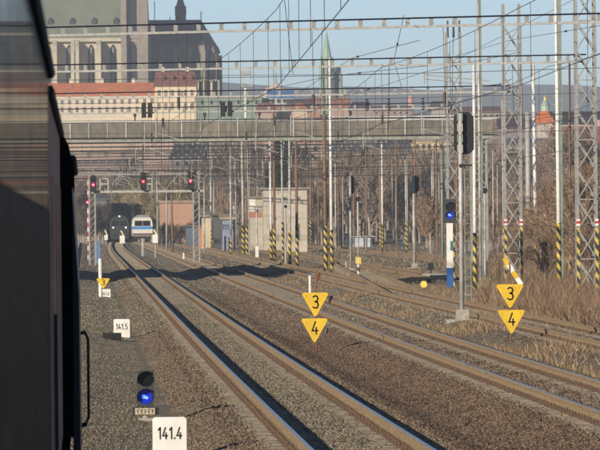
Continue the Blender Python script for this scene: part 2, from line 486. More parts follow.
M_stone = mat('red brown ballast stone', (0.075, 0.050, 0.034), 0.95, scale=0.7, col2=(0.25, 0.18, 0.122), island=True)
M_grey = mat('grey path stone', (0.11, 0.094, 0.068), 0.95, scale=0.6, col2=(0.31, 0.27, 0.195), island=True)
M_dust = mat('pale trackside grit', (0.13, 0.105, 0.07), 0.95, scale=0.5, col2=(0.33, 0.27, 0.18), island=True)
def near_y(N, a, b):                            # denser near the camera
    return a * (b / a) ** rng.uniform(0, 1, N)
def bed(N):
    Yv = near_y(N, 80, 330); out = []
    xo = rng.uniform(-2.1, 2.1, N); ti = rng.integers(1, 4, N)
    for k in range(N):
        if ti[k] == 3 and rng.random() < 0.7: continue
        d = abs(abs(xo[k]) - 0.7535)
        if d < 0.09 or (ti[k] == 1 and abs(xo[k]) < 0.75): continue
        X = track_x(ti[k], Yv[k]) + xo[k]
        out.append((X, Yv[k], zg(X, Yv[k]) + 0.010))
    return np.array(out, dtype=np.float32)
stones('ballast_stones', 'loose red brown ballast stones along the tracks', M_stone, 120000, bed, (0.011, 0.030))
def inner(N):
    Yv = near_y(N, 80, 330); X = rng.uniform(-0.66, 0.66, N)
    return np.array([(3.56 + X[k], Yv[k], zg(3.56, Yv[k]) + 0.012) for k in range(N)], dtype=np.float32)
stones('dusty_ballast', 'dusty grey brown ballast between the rails of the nearest open track', M_grey, 26000, inner, (0.010, 0.027))
def shoulder(N):
    Yv = near_y(N, 80, 330); out = []
    q = rng.uniform(0, 1, N); sg = rng.choice([-1, 1], N); ti = rng.integers(1, 3, N)
    for k in range(N):
        d = 0.40 + 0.24 * q[k] * 2 if q[k] < 0.5 else 0.86 + 0.55 * (q[k] - 0.5) * 2
        X = track_x(ti[k], Yv[k]) + sg[k] * d
        out.append((X, Yv[k], zr(Yv[k]) - 0.205 + rng.normal(0, 0.008)))
    return np.array(out, dtype=np.float32)
stones('dusty_shoulder', 'pale dust and grit piled beside the rails of the two main tracks', M_dust, 90000, shoulder, (0.009, 0.026))
def mid_strip(N):
    Yv = near_y(N, 80, 300)
    Yv = Yv[rng.uniform(0, 1, N) < 0.25 + 0.75 * np.clip((Yv - 88) / 35, 0, 1)]; N = len(Yv); X = rng.uniform(4.95, 7.1, N)
    return np.array([(X[k], Yv[k], zg(X[k], Yv[k]) + 0.01) for k in range(N)], dtype=np.float32)
M_rusty = mat('rusty dark ballast stone', (0.068, 0.044, 0.031), 0.95, scale=0.5, col2=(0.225, 0.155, 0.106), island=True)
stones('ballast_heap', 'rusty brown stones filling the strip between the first two tracks', M_rusty, 60000, mid_strip, (0.011, 0.030))
def path(N):
    Yv = near_y(N, 84, 330); X = rng.uniform(-0.8, 2.0, N)
    return np.array([(X[k], Yv[k], zg(X[k], Yv[k]) + 0.004) for k in range(N) if rng.random() < 0.72 + 0.28 * smooth((X[k] - 0.6) / 1.2)], dtype=np.float32)
stones('path_gravel', 'grey brown grit strewn on the path beside the hectometre boards', M_grey, 80000, path, (0.006, 0.019))

def verge_grit(N):
    Yv = near_y(N, 95, 330); X = rng.uniform(9.9, 17.0, N)
    return np.array([(X[k], Yv[k], zg(X[k], Yv[k]) + 0.002) for k in range(N) if abs(abs(X[k] - 13.05) - 0.7535) > 0.1], dtype=np.float32)
stones('verge_grit', 'grey brown grit on the verge around the right hand triangles', M_grey, 60000, verge_grit, (0.009, 0.026))
def yard(N):
    Yv = near_y(N, 190, 840); X = rng.uniform(-2, 1, N) + rng.uniform(0, 1, N) * Yv * 0.062
    return np.array([(X[k], Yv[k], zg(X[k], Yv[k]) + 0.0) for k in range(N)], dtype=np.float32)
stones('yard_clods', 'clods and stones scattered over the far yard', M_grey, 70000, yard, (0.02, 0.06))
def blades(name, label, N, fx, h, w, mat_):
    B = fx(N); N = len(B)
    hh = rng.uniform(h[0], h[1], N); a = rng.uniform(0, 6.283, N); lean = rng.normal(0, 0.42, (N, 2)) * hh[:, None]
    d = np.stack([np.cos(a), np.sin(a), np.zeros(N)], -1) * (rng.uniform(0.6, 1.3, N) * w)[:, None]
    top = B + np.stack([lean[:, 0], lean[:, 1], hh], -1)
    P = np.stack([B - d, B + d, top], 1).reshape(-1, 3)
    o = raw_mesh(name, P, np.arange(N * 3).reshape(-1, 3), mat_)
    tag(o, label, 'grass', kind='stuff'); return o
M_straw = mat('dry straw', (0.14, 0.095, 0.055), 0.95, scale=1, col2=(0.42, 0.31, 0.19), island=True, spec=0.1)
M_weed = mat('dead weed stems', (0.10, 0.066, 0.046), 0.95, scale=1, col2=(0.36, 0.255, 0.165), island=True, spec=0.1)
def clump(X, Yv, f=0.5):
    return math.sin(X * 1.7 * f + 1.3 * math.sin(Yv * 0.31 * f)) + math.sin(Yv * 0.43 * f + 2 * math.sin(X * 0.9 * f)) + rng.normal(0, 0.5)
def verge(N):
    Yv = near_y(N, 110, 420); X = rng.uniform(10.2, 17.5, N)
    return np.array([(X[k], Yv[k], zg(X[k], Yv[k]) - 0.01) for k in range(N) if clump(X[k], Yv[k]) > 0.2 and abs(abs(X[k] - 13.05) - 0.75) > 0.12], dtype=np.float32)
blades('dry_grass', 'short dry straw coloured grass between the rusty tracks', 70000, verge, (0.05, 0.24), 0.012, M_straw)
def bank(N):
    Yv = near_y(N, 150, 440); X = 15.2 + 30 * rng.uniform(0, 1, N) ** 1.6
    return np.array([(X[k], Yv[k], zg(X[k], Yv[k]) - 0.02) for k in range(N)
                     if 86 + X[k] * F / Yv[k] > 488 + 14 * math.sin(Yv[k] * 0.11) and (X[k] > 16.5 or Yv[k] < 300) and clump(X[k], Yv[k], 1.0) > -0.6], dtype=np.float32)
blades('bank_grass', 'tall dead brown weeds and grass covering the right bank', 110000, bank, (0.2, 1.0), 0.016, M_weed)
def field(N):
    Yv = near_y(N, 340, 840); X = rng.uniform(10.5, 60, N)
    return np.array([(X[k], Yv[k], zg(X[k], Yv[k]) - 0.02) for k in range(N) if clump(X[k], Yv[k], 0.6) > 0.3 and min(abs(X[k] - t[0]) for t in TRACKS) > 1.3], dtype=np.float32)
blades('yard_grass', 'thin dry grass on the yard between the far sidings', 60000, field, (0.08, 0.38), 0.025, M_straw)
def lpath(N):
    Yv = near_y(N, 84, 300); X = rng.uniform(-0.9, 1.3, N)
    return np.array([(X[k], Yv[k], zg(X[k], Yv[k]) - 0.01) for k in range(N) if clump(X[k], Yv[k], 1.3) > 1.1], dtype=np.float32)
blades('path_grass', 'sparse dry grass tufts on the path by the numbered boards', 3500, lpath, (0.03, 0.09), 0.006, M_straw)

# ------------------------------------------------------------------ own train, seen along its right side from a window
M_brown = mat('brown van paint', (0.60, 0.36, 0.26), 0.9, var=0.2, scale=2, spec=0.1)
def sheen(name, col, rough, fac):
    m = bpy.data.materials.new(name); m.use_nodes = True
    nt = m.node_tree; nt.nodes.remove(nt.nodes['Principled BSDF'])
    d = nt.nodes.new('ShaderNodeBsdfDiffuse'); g = nt.nodes.new('ShaderNodeBsdfGlossy'); x = nt.nodes.new('ShaderNodeMixShader')
    geo = nt.nodes.new('ShaderNodeNewGeometry'); mp = nt.nodes.new('ShaderNodeMapping'); mp.inputs['Scale'].default_value = (1, 0.5, 4)
    nz = nt.nodes.new('ShaderNodeTexNoise'); nz.inputs['Scale'].default_value = 1.6; nz.inputs['Detail'].default_value = 6
    nt.links.new(geo.outputs['Position'], mp.inputs['Vector']); nt.links.new(mp.outputs[0], nz.inputs['Vector'])
    r = nt.nodes.new('ShaderNodeMapRange'); r.inputs['To Min'].default_value = fac * 0.6; r.inputs['To Max'].default_value = fac * 1.4
    nt.links.new(nz.outputs[0], r.inputs[0]); nt.links.new(r.outputs[0], x.inputs[0])
    d.inputs[0].default_value = (*col, 1); g.inputs['Color'].default_value = (0.8, 0.8, 0.8, 1); g.inputs['Roughness'].default_value = rough
    nt.links.new(d.outputs[0], x.inputs[1]); nt.links.new(g.outputs[0], x.inputs[2])
    nt.links.new(x.outputs[0], [n_ for n_ in nt.nodes if n_.type == 'OUTPUT_MATERIAL'][0].inputs['Surface'])
    return m
M_coach = sheen('grimy dark coach paint', (0.034, 0.029, 0.026), 0.25, 0.11)
M_glass = sheen('grimy coach window glass', (0.030, 0.028, 0.026), 0.05, 0.48)
M_rubber = mat('black rubber', (0.010, 0.009, 0.008), 1.0, var=0.2, spec=0.0)
M_roofdark = mat('sooty roof', (0.022, 0.021, 0.020), 0.8, var=0.3)
def body_profile(side, zb, ze, zt, tuck=0.35):
    w = 2.80
    pts = [(side, zb), (side, ze)]
    for k in range(1, 7):
        a = math.pi / 2 * k / 6
        pts.append((side - 0.62 * (1 - math.cos(a)), ze + (zt - ze) * math.sin(a)))
    right = pts[:]
    cx = side - w / 2
    left = [(2 * cx - p[0], p[1]) for p in reversed(pts)]
    return right + left
def vehicle(name, label, cat, y0, y1, side, m_body, ze, zt, win, lower=None):
    t = thing(name, label, cat, (side - 1.4, (y0 + y1) / 2, 0))
    ox, oy = side - 1.4, (y0 + y1) / 2
    b = MB(); b.prism([(p[0] - ox, p[1]) for p in body_profile(side, 1.0, ze, zt)], y0 - oy, y1 - oy)
    b.build('body', m_body, t)
    ro = MB()
    ro.tube([(side + 0.012 - ox, y0 - oy, ze + 0.02), (side + 0.012 - ox, y1 - oy, ze + 0.02)], 0.03, 6)
    ro.build('gutter', M_roofdark, t)
    sk = MB(); sk.box(side - 0.16 - ox, side - 0.06 - ox, y0 - oy + 0.3, y1 - oy - 0.3, 0.55, 1.0); sk.build('underframe', M_rubber, t)
    for yy in (y0 + 3.2, y1 - 3.2):
        bg = MB()
        for q in (-1.2, 1.2):
            for sx in (-1.4 + 0.68, -1.4 - 0.68):
                bg.tube([(sx + 0.06 + 1.4 + 0, yy + q - oy, 0.46), (sx - 0.06 + 1.4, yy + q - oy, 0.46)], 0.46, 18)
        bg.box(-0.9, 0.9, yy - oy - 1.7, yy - oy + 1.7, 0.4, 0.7)
        bg.build('bogie', M_rubber, t)
    for (a, c) in win:
        w = MB(); w.box(side - 0.03 - ox, side + 0.006 - ox, a - oy, c - oy, 2.87, 3.56); wo = w.build('window', M_glass, t)
    return t, ox, oy
t, ox, oy = vehicle('passenger_coach', 'dark glossy passenger coach filling the left edge, nearest part of the train', 'train coach', -4, 36.6, -0.205, M_coach, 3.62, 4.2,
                    [(1.0 + 2.0 * k, 2.99 + 2.0 * k) for k in range(17)])
for yy in (12.9, 35.4):
    d = MB(); d.box(-0.206 - ox, -0.196 - ox, yy - 0.35 - oy, yy + 0.35 - oy, 1.05, 2.86); dd = d.build('door', M_coach, t)
    h = MB(); h.tube([(-0.17 - ox, yy + 0.45 - oy, 1.5), (-0.17 - ox, yy + 0.45 - oy, 2.3)], 0.012, 6); h.build('handle', M_black, dd)
t, ox, oy = vehicle('luggage_van', 'brown van between the dark coach and the black locomotive', 'train coach', 37.4, 54.6, -0.215, M_brown, 3.55, 4.1, [])
for yy in (41.5, 47.0, 52.0):
    d = MB(); d.box(-0.216 - ox, -0.203 - ox, yy - 0.9 - oy, yy + 0.9 - oy, 1.1, 3.1); d.build('sliding_door', M_brown, t)
t, ox, oy = vehicle('locomotive', 'black locomotive at the head of the train with looped handrail', 'locomotive', 55.4, 69.5, -0.118, M_rubber, 3.36, 3.86, [])
b = MB(); b.prism([(-0.13 - ox, 0.55), (-0.062 - ox, 0.60), (-0.066 - ox, 2.2), (-0.118 - ox, 3.15)], 57 - oy, 69.3 - oy); b.build('side_panel', M_black, t)
hz0, hz1, hx_, hy_ = W(85, 424, 68)[2], W(85, 332, 68)[2], 0.012, 68.0
for yy in (67.6, 68.3):
    h = MB(); h.tube([(-0.1 - ox, yy - oy, hz1 - 0.02), (-0.02 - ox, yy - oy, hz1), (hx_ - ox, yy - oy, hz1 - 0.08), (hx_ - ox, yy - oy, hz0 + 0.08), (-0.02 - ox, yy - oy, hz0), (-0.1 - ox, yy - oy, hz0 - 0.02)], 0.017, 6)
    h.build('handrail', M_black, t)

# ------------------------------------------------------------------ building added out of frame to cast the shadow band on the yard
def shed():
    t = thing('unseen_building', 'long unseen building added left of the tracks to shade the yard', 'building', (-13, 380, 0))
    M = mat('unseen building brick', (0.24, 0.13, 0.09), 0.9, var=0.3, scale=4); Mr = mat('unseen building roof', (0.09, 0.06, 0.05), 0.9, var=0.3, scale=2)
    b = MB(); b.box(-6, 6, -28, 20, -0.5, 7.4); b.build('wall', M, t)
    b = MB(); b.prism([(-6.6, 7.3), (6.6, 7.3), (2.2, 10.6), (-2.2, 10.6)], -28.6, 20.6); b.build('roof', Mr, t)
    for k in range(4):
        d = MB(); d.box(5.99, 6.06, -24 + k * 12, -20.5 + k * 12, -0.2, 3.4); d.build('door', M_rust, t)
shed()

# ------------------------------------------------------------------ signs beside the tracks
def base(x, Y):
    X = (x - ROLL * (5 + 6500 * 2.9 / Y) - VX) * Y / F
    return (X, Y, zg(X, Y))

def tri_poly(w, h, r=0.045):
    cs = [(-w / 2 + r * 1.2, h / 2 - r), (w / 2 - r * 1.2, h / 2 - r), (0, -h / 2 + r * 1.6)]
    angs = [(90, 210), (-30, 90), (210, 330)]
    out = []
    for (cx, cz), (a0, a1) in zip([cs[1], cs[0], cs[2]], [(-30, 90), (90, 210), (210, 330)]):
        for k in range(6):
            a = R(a0 + (a1 - a0) * k / 5)
            out.append((cx + r * math.cos(a), cz + r * math.sin(a)))
    return out

def triangle(parent, cx, cz, w, h, txt, y=0.0):
    b = MB(); b.prism([(cx + p[0], cz + p[1]) for p in tri_poly(w, h)], y - 0.02, y)
    p = b.build('sign_plate', M_yellow, parent)
    d = MB(); digits(d, txt, cx + 0.01, y - 0.0235, cz - h * 0.13, h * 0.50, w * 0.23, w * 0.055); d.build('numeral', M_black, p)
    for sx in (-0.33, 0.33):
        b = MB(); b.tube([(cx + sx * w, y - 0.028, cz + h * 0.36), (cx + sx * w, y - 0.019, cz + h * 0.36)], 0.011, 6); b.build('bolt', M_rust, p)
    return p

def hecto(x0, x1, ytop, Y, txt, label):
    w = (x1 - x0) * Y / F; cx = (x0 + x1) / 2
    bx_, by_, bz_ = base(cx, Y)
    zt = W(cx, ytop, Y)[2] - bz_
    t = thing('hectometre_board', label, 'kilometre board', (bx_, by_, bz_), 'hectometre boards')
    r = 0.03
    b = MB(); b.prism([(-w / 2, -0.2), (w / 2, -0.2), (w / 2, zt - r), (w / 2 - r, zt), (-w / 2 + r, zt), (-w / 2, zt - r)], 0, 0.10)
    b.build('slab', M_white, t)
    d = MB(); digits(d, txt, 0, -0.003, zt - 0.30 * w / 0.47, 0.155 * w / 0.47, 0.068 * w / 0.47, 0.020); d.build('numerals', M_black, t)
    return t
hecto(152.6, 186.6, 417, 89, '141.4', 'nearest white board reading 141.4 at the bottom edge')
hecto(113.6, 129.8, 319, 189, '141.5', 'white board reading 141.5 beside the left track')
hecto(100.5, 110.5, 289, 289, '141.6', 'small far white board below the yellow triangle numbered 3')

# pair of yellow triangles between the first two tracks
def speed_sign(x, Y, y1, y2, w, h, label):
    bp = base(x, Y); t = thing('speed_warning_sign', label, 'railway sign', bp, 'yellow triangle speed signs')
    zc1, zc2 = W(x, y1, Y)[2] - bp[2], W(x, y2, Y)[2] - bp[2]
    b = MB(); b.tube([(0.02, 0.03, -0.3), (0.02, 0.03, zc1 + h / 2 + 0.02)], 0.025, 8); b.build('post', M_rust, t)
    triangle(t, 0.0, zc1, w, h, '3'); triangle(t, -0.02 if x < 400 else 0.03, zc2, w, h, '4')
    return t, zc1 + h / 2
s1 = speed_sign(315.5, 165, 305.0, 330.8, 26.5 * 165 / F, 24.8 * 165 / F, 'yellow triangles 3 and 4 standing between the first two tracks')
t = s1[0]; zt = s1[1]
b = MB(); b.tube([(0.04, 0.03, zt - 0.1), (0.04, 0.03, zt + 0.55)], 0.022, 6); b.tube([(0.04, 0.0, zt + 0.30), (0.10, 0.0, zt + 0.52)], 0.045, 6)
b.cbox((0.08, 0.03, zt + 0.40), (0.14, 0.1, 0.16)); b.build('marker_stem', M_rust, t)
b = MB(); b.tube([(0.36, 0.02, zt - 0.28), (0.40, 0.02, zt - 0.08)], [0.02, 0.06], 8); b.tube([(0.26, 0.02, -0.30 + zt - 0.74), (0.30, 0.02, zt - 0.9)], [0.05, 0.03], 8); b.build('clamp', M_black, t)
s2 = speed_sign(510.8, 172, 296.6, 322.3, 27.5 * 172 / F, 24.5 * 172 / F, 'yellow triangles 3 and 4 under a slanted striped bar')
t = s2[0]; zt = s2[1]
A = Vector(((505.5 - 510.8) * 172 / F, 0.06, W(506, 258, 172)[2] - t.location.z)); B = Vector(((522.5 - 510.8) * 172 / F, 0.06, W(522, 285, 172)[2] - t.location.z))
for k in range(4):
    b = MB(); b.bar(A.lerp(B, k / 4), A.lerp(B, (k + 1) / 4), 0.125, 0.02)
    b.build('bar_stripe', [M_yellow, M_batonw][k % 2], t)
b = MB(); b.tube([(0.0, 0.03, zt - 0.1), (0.0, 0.045, W(506, 262, 172)[2] - t.location.z)], 0.018, 6); b.build('stem', M_rust, t)

# small triangle 3 on a white post by the 141.6 board
bp = base(100.5, 286); t = thing('speed_sign_post', 'white post carrying a small yellow triangle 3 near the train', 'railway sign', bp, 'yellow triangle speed signs')
zt = W(100, 258.5, 286)[2] - bp[2]
b = MB(); b.tube([(0, 0, -0.3), (0, 0, zt)], 0.085, 10); b.build('post', M_white, t)
triangle(t, 0.12, W(103, 283.5, 286)[2] - bp[2], 13.5 * 286 / F, 10.5 * 286 / F, '3', -0.1)

# dark kerb box by 141.5
bp = base(112, 182); b = MB(); b.box(-0.26, 0.26, -0.18, 0.18, -0.1, 0.2); b.box(-0.20, -0.02, -0.185, -0.18, -0.02, 0.07); b.box(0.03, 0.2, -0.185, -0.18, -0.02, 0.07)
o = b.build('cable_box', mat('dark box', (0.018, 0.017, 0.016), 0.9, var=0.3, scale=10)); o.location = bp
tag(o, 'low dark cable box on the path in front of board 141.5', 'cable box')

# dwarf signal in the foreground
def lamp(parent, x, y, z, r, m, core=None, hood=True):
    b = MB(); b.tube([(x, y - 0.012, z), (x, y + 0.03, z)], r, 20)
    lo = b.build('lens', m, parent)
    if core:
        c = MB(); c.tube([(x - r * 0.2, y - 0.014, z + r * 0.05), (x - r * 0.2, y - 0.0125, z + r * 0.05)], r * 0.30, 12)
        c.tube([(x + r * 0.2, y - 0.0142, z - r * 0.12), (x + r * 0.2, y - 0.0127, z - r * 0.12)], r * 0.20, 12); c.build('lit_core', core, lo)
    if hood:
        h = MB(); n = 14; vv = []
        for k in range(n + 1):
            a = R(-25 + 230 * k / n)
            for (rr, yy) in ((r * 1.12, y), (r * 1.12, y - 0.15 - 0.05 * math.sin(a)), (r * 1.2, y - 0.15 - 0.05 * math.sin(a)), (r * 1.2, y)):
                vv.append((x + rr * math.cos(a), yy, z + rr * math.sin(a)))
        ff = [(k * 4 + q, k * 4 + (q + 1) % 4, k * 4 + 4 + (q + 1) % 4, k * 4 + 4 + q) for k in range(n) for q in range(4)]
        h.add(vv, ff); h.build('hood', M_black, lo)
    return lo
Y0 = 107
bp = base(145.5, Y0); s = Y0 / F
t = thing('dwarf_signal', 'low black two lamp signal lit blue behind board 141.4', 'railway signal', bp, 'blue lit shunting signals')
zt, zb = W(145, 370.5, Y0)[2] - bp[2], W(145, 406.5, Y0)[2] - bp[2]
hw = 8.4 * s
b = MB(); b.prism([(-hw, zb), (hw, zb), (hw, zt - 0.02), (hw - 0.02, zt), (-hw + 0.02, zt), (-hw, zt - 0.02)], 0, 0.16); b.build('housing', mat('dark signal housing', (0.035, 0.036, 0.036), 0.5, var=0.25, scale=12), t)
lamp(t, 0.006, -0.002, zt - 8.8 * s, 7.3 * s, M_lens); lamp(t, 0.0, -0.002, zb + 9.6 * s, 7.3 * s, M_bluel, M_bluec)
b = MB(); b.box(-12.5 * s, 13.5 * s, 0.02, 0.1, zb - 8.6 * s, zb - 0.8 * s); b.build('plate_backing', M_black, t)
b = MB(); b.box(-10.5 * s, 9.5 * s, -0.01, 0.019, zb - 8.0 * s, zb - 1.4 * s); p = b.build('number_plate', mat('worn number plate', (0.42, 0.36, 0.27), 0.8, var=0.35, scale=25), t)
b = MB()
for k in range(5):
    x0_ = (-8.2 + 3.6 * k) * s; b.box(x0_, x0_ + 0.018, -0.0125, -0.0105, zb - 6.8 * s, zb - 2.6 * s); b.box(x0_, x0_ + 0.032, -0.0128, -0.0108, zb - (3.4 + (k % 3) * 1.2) * s, zb - (2.6 + (k % 3) * 1.2) * s)
b.build('worn_lettering', mat('faded dark lettering', (0.10, 0.08, 0.06), 0.8, var=0.4, scale=30), p)
b = MB(); b.tube([(0, 0.08, -0.3), (0, 0.08, zb)], 0.05, 8); b.box(-0.13, 0.13, -0.05, 0.21, -0.3, 0.05); b.build('foot', M_conc, t)

# low wire lying over the path
b = MB(); pts = []
for k in range(13):
    X = -0.7 + 2.6 * k / 12; Yv = 118 - 3.2 * k / 12; pts.append((X, Yv, zg(X, Yv) + 0.03 + 0.02 * math.sin(k)))
b.tube(pts, 0.007, 5); o = b.build('signal_wire', M_wire); tag(o, 'thin wire lying across the path behind the foreground signal', 'wire')

# ------------------------------------------------------------------ blue shunting signal on a white pole
Yb = 322; bp = base(450.5, Yb); s = Yb / F
t = thing('shunting_signal', 'tall white pole with black two lamp head lit blue', 'railway signal', bp, 'blue lit shunting signals')
zz = lambda y: W(450, y, Yb)[2] - bp[2]
b = MB(); b.box(-3.2 * s - 0.0, 3.2 * s, 0.0, 0.2, zz(268), zz(223)); b.build('post', M_white, t)
b = MB(); b.box(0.02, 3.3 * s, -0.012, 0.0, zz(250.5), zz(241)); b.build('teal_band', mat('teal paint', (0.03, 0.16, 0.17), 0.5, var=0.2), t)
b = MB(); b.box(-0.03, 3.3 * s, -0.012, 0.0, zz(268), zz(262.5)); b.build('white_band', M_white, t)
b = MB(); b.box(-3.1 * s, 3.3 * s, 0.01, 0.19, zz(287), zz(268)); b.build('blue_lower_post', M_blue, t)
b = MB(); b.tube([(0.21, 0.05, zz(288)), (0.21, 0.05, zz(236))], 0.05, 8); b.build('striped_conduit', M_zebra, t)
b = MB(); b.prism([(-6.6 * s, zz(223)), (6.4 * s, zz(223)), (6.4 * s, zz(200)), (5.4 * s, zz(199)), (-5.6 * s, zz(199)), (-6.6 * s, zz(200))], -0.02, 0.16); b.build('head', MATS['dark signal housing'], t)
lamp(t, 1.0 * s, -0.022, zz(207), 4.2 * s, M_lens); lamp(t, 0.4 * s, -0.022, zz(215), 3.9 * s, M_bluel, M_bluec)
b = MB(); b.box(-0.28, 0.30, -0.1, 0.3, -0.2, zz(287)); b.build('foundation', M_conc, t)

# ------------------------------------------------------------------ main signals seen from behind
def rear_signal(x, Y, ytop, ybot, hw_px, mast_px, label, ladder=False):
    bp = base(x, Y); s = Y / F
    z = lambda y: W(x, y, Y)[2] - bp[2]
    t = thing('main_signal', label, 'railway signal', bp, 'main signals seen from behind')
    zb, zt = z(ybot), z(ytop)
    r = mast_px * s / 2
    b = MB(); b.tube([(0, 0, 0.25), (0, 0, zt - 0.05)], r, 12); b.build('mast', M_galv, t, True)
    hw = hw_px * s / 2; off = 0.12
    pl = [(-hw + off, zb + 0.14), (-hw + 0.14 + off, zb), (hw - 0.14 + off, zb), (hw + off, zb + 0.14), (hw + off, zt - 0.16), (hw - 0.16 + off, zt), (-hw + 0.16 + off, zt), (-hw + off, zt - 0.16)]
    b = MB(); b.prism(pl, r + 0.10, r + 0.13); b.build('backboard', M_black, t)
    n = 4; hgt = (zt - zb) / n
    for k in range(n):
        b = MB(); b.box(-hw * 0.30, hw * 0.24, -r + 0.01, r + 0.10, zb + hgt * k + 0.04, zb + hgt * (k + 1) - 0.04); b.build('lamp_housing', M_pole_green if k % 2 else M_pole_dull, t)
    if ladder:
        b = MB()
        for xx in (r + 0.05, r + 0.23):
            b.bar((xx, 0.03, 0.6), (xx, 0.03, zb - 0.2), 0.028, 0.028)
        zc = 0.8
        while zc < zb - 0.3:
            b.bar((r + 0.05, 0.03, zc), (r + 0.23, 0.03, zc), 0.02, 0.02); zc += 0.28
        b.build('ladder', M_pole_green, t)
        b = MB(); b.box(-0.02, 0.36, -0.05, 0.12, z(166), z(164.5)); b.box(-0.05, 0.08, -0.14, -0.02, z(167), z(164)); b.build('bracket', M_black, t)
    b = MB(); b.prism([(-0.22, -0.2), (0.24, -0.2), (0.20, 0.35), (-0.18, 0.35)], -0.2, 0.2); b.box(-0.5, 0.42, -0.45, 0.3, -0.25, 0.05); b.build('foundation', M_conc, t)
    return t
rear_signal(462.3, 203, 111.5, 154, 20, 4.3, 'big black backed signal on a tall white ladder mast', True)
rear_signal(351.0, 405, 175.5, 193.5, 6.5, 2.6, 'signal with dark oval back left of the striped disc post')
rear_signal(414.6, 440, 175.5, 193, 6.5, 2.6, 'signal with dark oval back on a thin white mast by the siding')

# ------------------------------------------------------------------ tubular masts
def Yof(yb, x=300): return 21482.0 / ((yb + ROLL * (x - 300) - VY) + 9.75)
def pole(x, yb, ytop, wpx, m, label, zeb=None, Y=None, lean=0.0, rungs=False, arms=(), cap=None, side=None):
    Y = Y or Yof(yb, x)
    bp = base(x, Y); s = Y / F
    z = lambda y: W(x, y, Y)[2] - bp[2]
    t = thing('catenary_mast', label, 'mast', bp, 'poles and masts of the yard')
    lean += rnd.uniform(-0.8, 0.8)
    r = wpx * s / 2; zt = z(ytop)
    b = MB(); b.tube([(0, 0, -0.3), (lean * s * 0.5, 0, zt * 0.5), (lean * s, 0, zt)], [r, r * 0.95, r * 0.86], 12); b.build('shaft', m, t, True)
    if side is not None:
        b = MB(); b.box(r * 0.75, r * 2.0, -r * 0.3, r * 0.5, 0.2, zt * 0.98); b.build('cable_channel', side, t)
    if zeb:
        z0, z1 = (-0.25 if zeb[1] is None else z(zeb[1])), z(zeb[0])
        f0, f1 = max(0, z0) / zt, z1 / zt
        b = MB(); b.tube([(lean * s * f0, 0, z0), (lean * s * f1, 0, z1)], r * 1.12, 12); b.build('hazard_wrap', M_zebra, t, True)
    if rungs:
        b = MB(); zz_ = z(225); k = 0
        while zz_ < zt - 0.2:
            b.bar((-0.02, 0, zz_), (((-1) ** k) * (r + 0.16), 0, zz_), 0.018, 0.018); zz_ += 0.20; k += 1
        b.build('step_irons', M_pole_dull, t)['kind'] = 'stuff'
    for (ya, xa, xb) in arms:
        b = MB(); za = z(ya); b.tube([((xa - x) * s, 0, za), ((xb - x) * s, 0, za + 0.04)], 0.03, 6)
        b.tube([((xb - x) * s * 0.75, -0.02, za), ((xb - x) * s * 0.75, -0.02, za - 0.35)], 0.05, 6); b.build('arm', M_pole_dull, t)
    if cap:
        b = MB(); b.tube([(lean * s, 0, zt), (lean * s, 0, zt + 0.12)], [r * 1.25, r * 0.5], 10); b.build('cap', m, t)
    return t
pole(475.4, 287, 67, 3.6, M_white, 'white mast with black and yellow foot right of the ladder signal', (233, None), cap=True)
pole(481.0, 296, -12, 3.0, M_galv, 'tall thin silver mast reaching out of the picture top', Y=322, side=M_pole_green)
pole(537.0, 285, 66, 4.0, M_white, 'leaning white mast with square top and black striped foot', (228, None), Y=385, lean=-1.6, cap=True)
pole(523.0, 283, 25, 2.4, M_galv, 'slender silver mast close beside the lattice tower', Y=390)
pole(529.5, 282, 112, 6.0, M_pole_dull, 'broad grey mast between lattice tower and leaning white mast', Y=400)
pole(560.0, 301, -14, 4.2, M_white, 'white mast with climbing irons and striped foot on the bank', (223, None), Y=312, rungs=True, side=M_pole_green)
pole(571.3, 297, 60, 2.4, M_pole_brown, 'thin brownish mast just left of the big lattice tower', (232, None), Y=335)
pole(504.4, 262, 98, 2.0, M_pole_dull, 'thin mast with striped foot left of the lattice tower', (225, None))
pole(332.0, 275, 60, 2.9, M_white, 'bright white mast with yellow foot beside a rusty one', (230, None), cap=True)
pole(326.0, 274, 90, 3.6, M_pole_brown, 'rusty brown mast left of the bright white one', (226, None))
pole(297.4, 268, 140, 3.0, M_pole_brown, 'rusty mast with round lamp right of the grey house', (226, None))
pole(290.0, 267, 128, 2.6, M_galv, 'pale mast with striped foot before the grey house right side', (231, None))
pole(283.2, 262, 126, 2.0, M_galv, 'thin pale mast before the middle of the grey house', (222, None))
pole(271.4, 262, 118, 2.4, M_white, 'white mast of the pair at the grey house left corner', (230, None))
pole(274.6, 264, 112, 2.8, M_pole_brown, 'brown mast of the pair at the grey house left corner', (229, None))
pole(243.4, 258, 122, 2.6, M_galv, 'pale mast of the striped pair left of the white wall', (226, None))
pole(247.3, 259, 118, 2.6, M_pole_brown, 'dark mast of the striped pair left of the white wall', (226, None))
pole(311.0, 247, 150, 2.0, M_pole_brown, 'far thin striped mast between grey house and white mast', (220, None))
pole(370.0, 244, 160, 1.8, M_pole_brown, 'far brown striped mast right of the disc post', (216, None))
pole(380.4, 248, 150, 1.8, M_pole_brown, 'brown mast of the far striped pair before the bare trees', (220, None))
pole(382.6, 249, 142, 2.0, M_white, 'white mast of the far striped pair before the bare trees', (224, None))
pole(407.0, 252, 160, 2.0, M_pole_dull, 'far grey striped mast left of the thin white signal', (222, None))
pole(230.8, 256, 150, 2.0, M_galv, 'pale mast right of the blue hut', (240, None), arms=((166, 224, 236),))
pole(211.2, 247, 140, 2.4, M_galv, 'pale mast beside the cream hut', (229, None))
pole(248.6, 240, 128, 1.8, M_white, 'white mast behind the striped pair')
pole(264.0, 243, 160, 1.6, M_white, 'short white mast before the red banded wall')
pole(336.0, 252, 155, 1.6, M_galv, 'thin pale mast right behind the bright white mast')
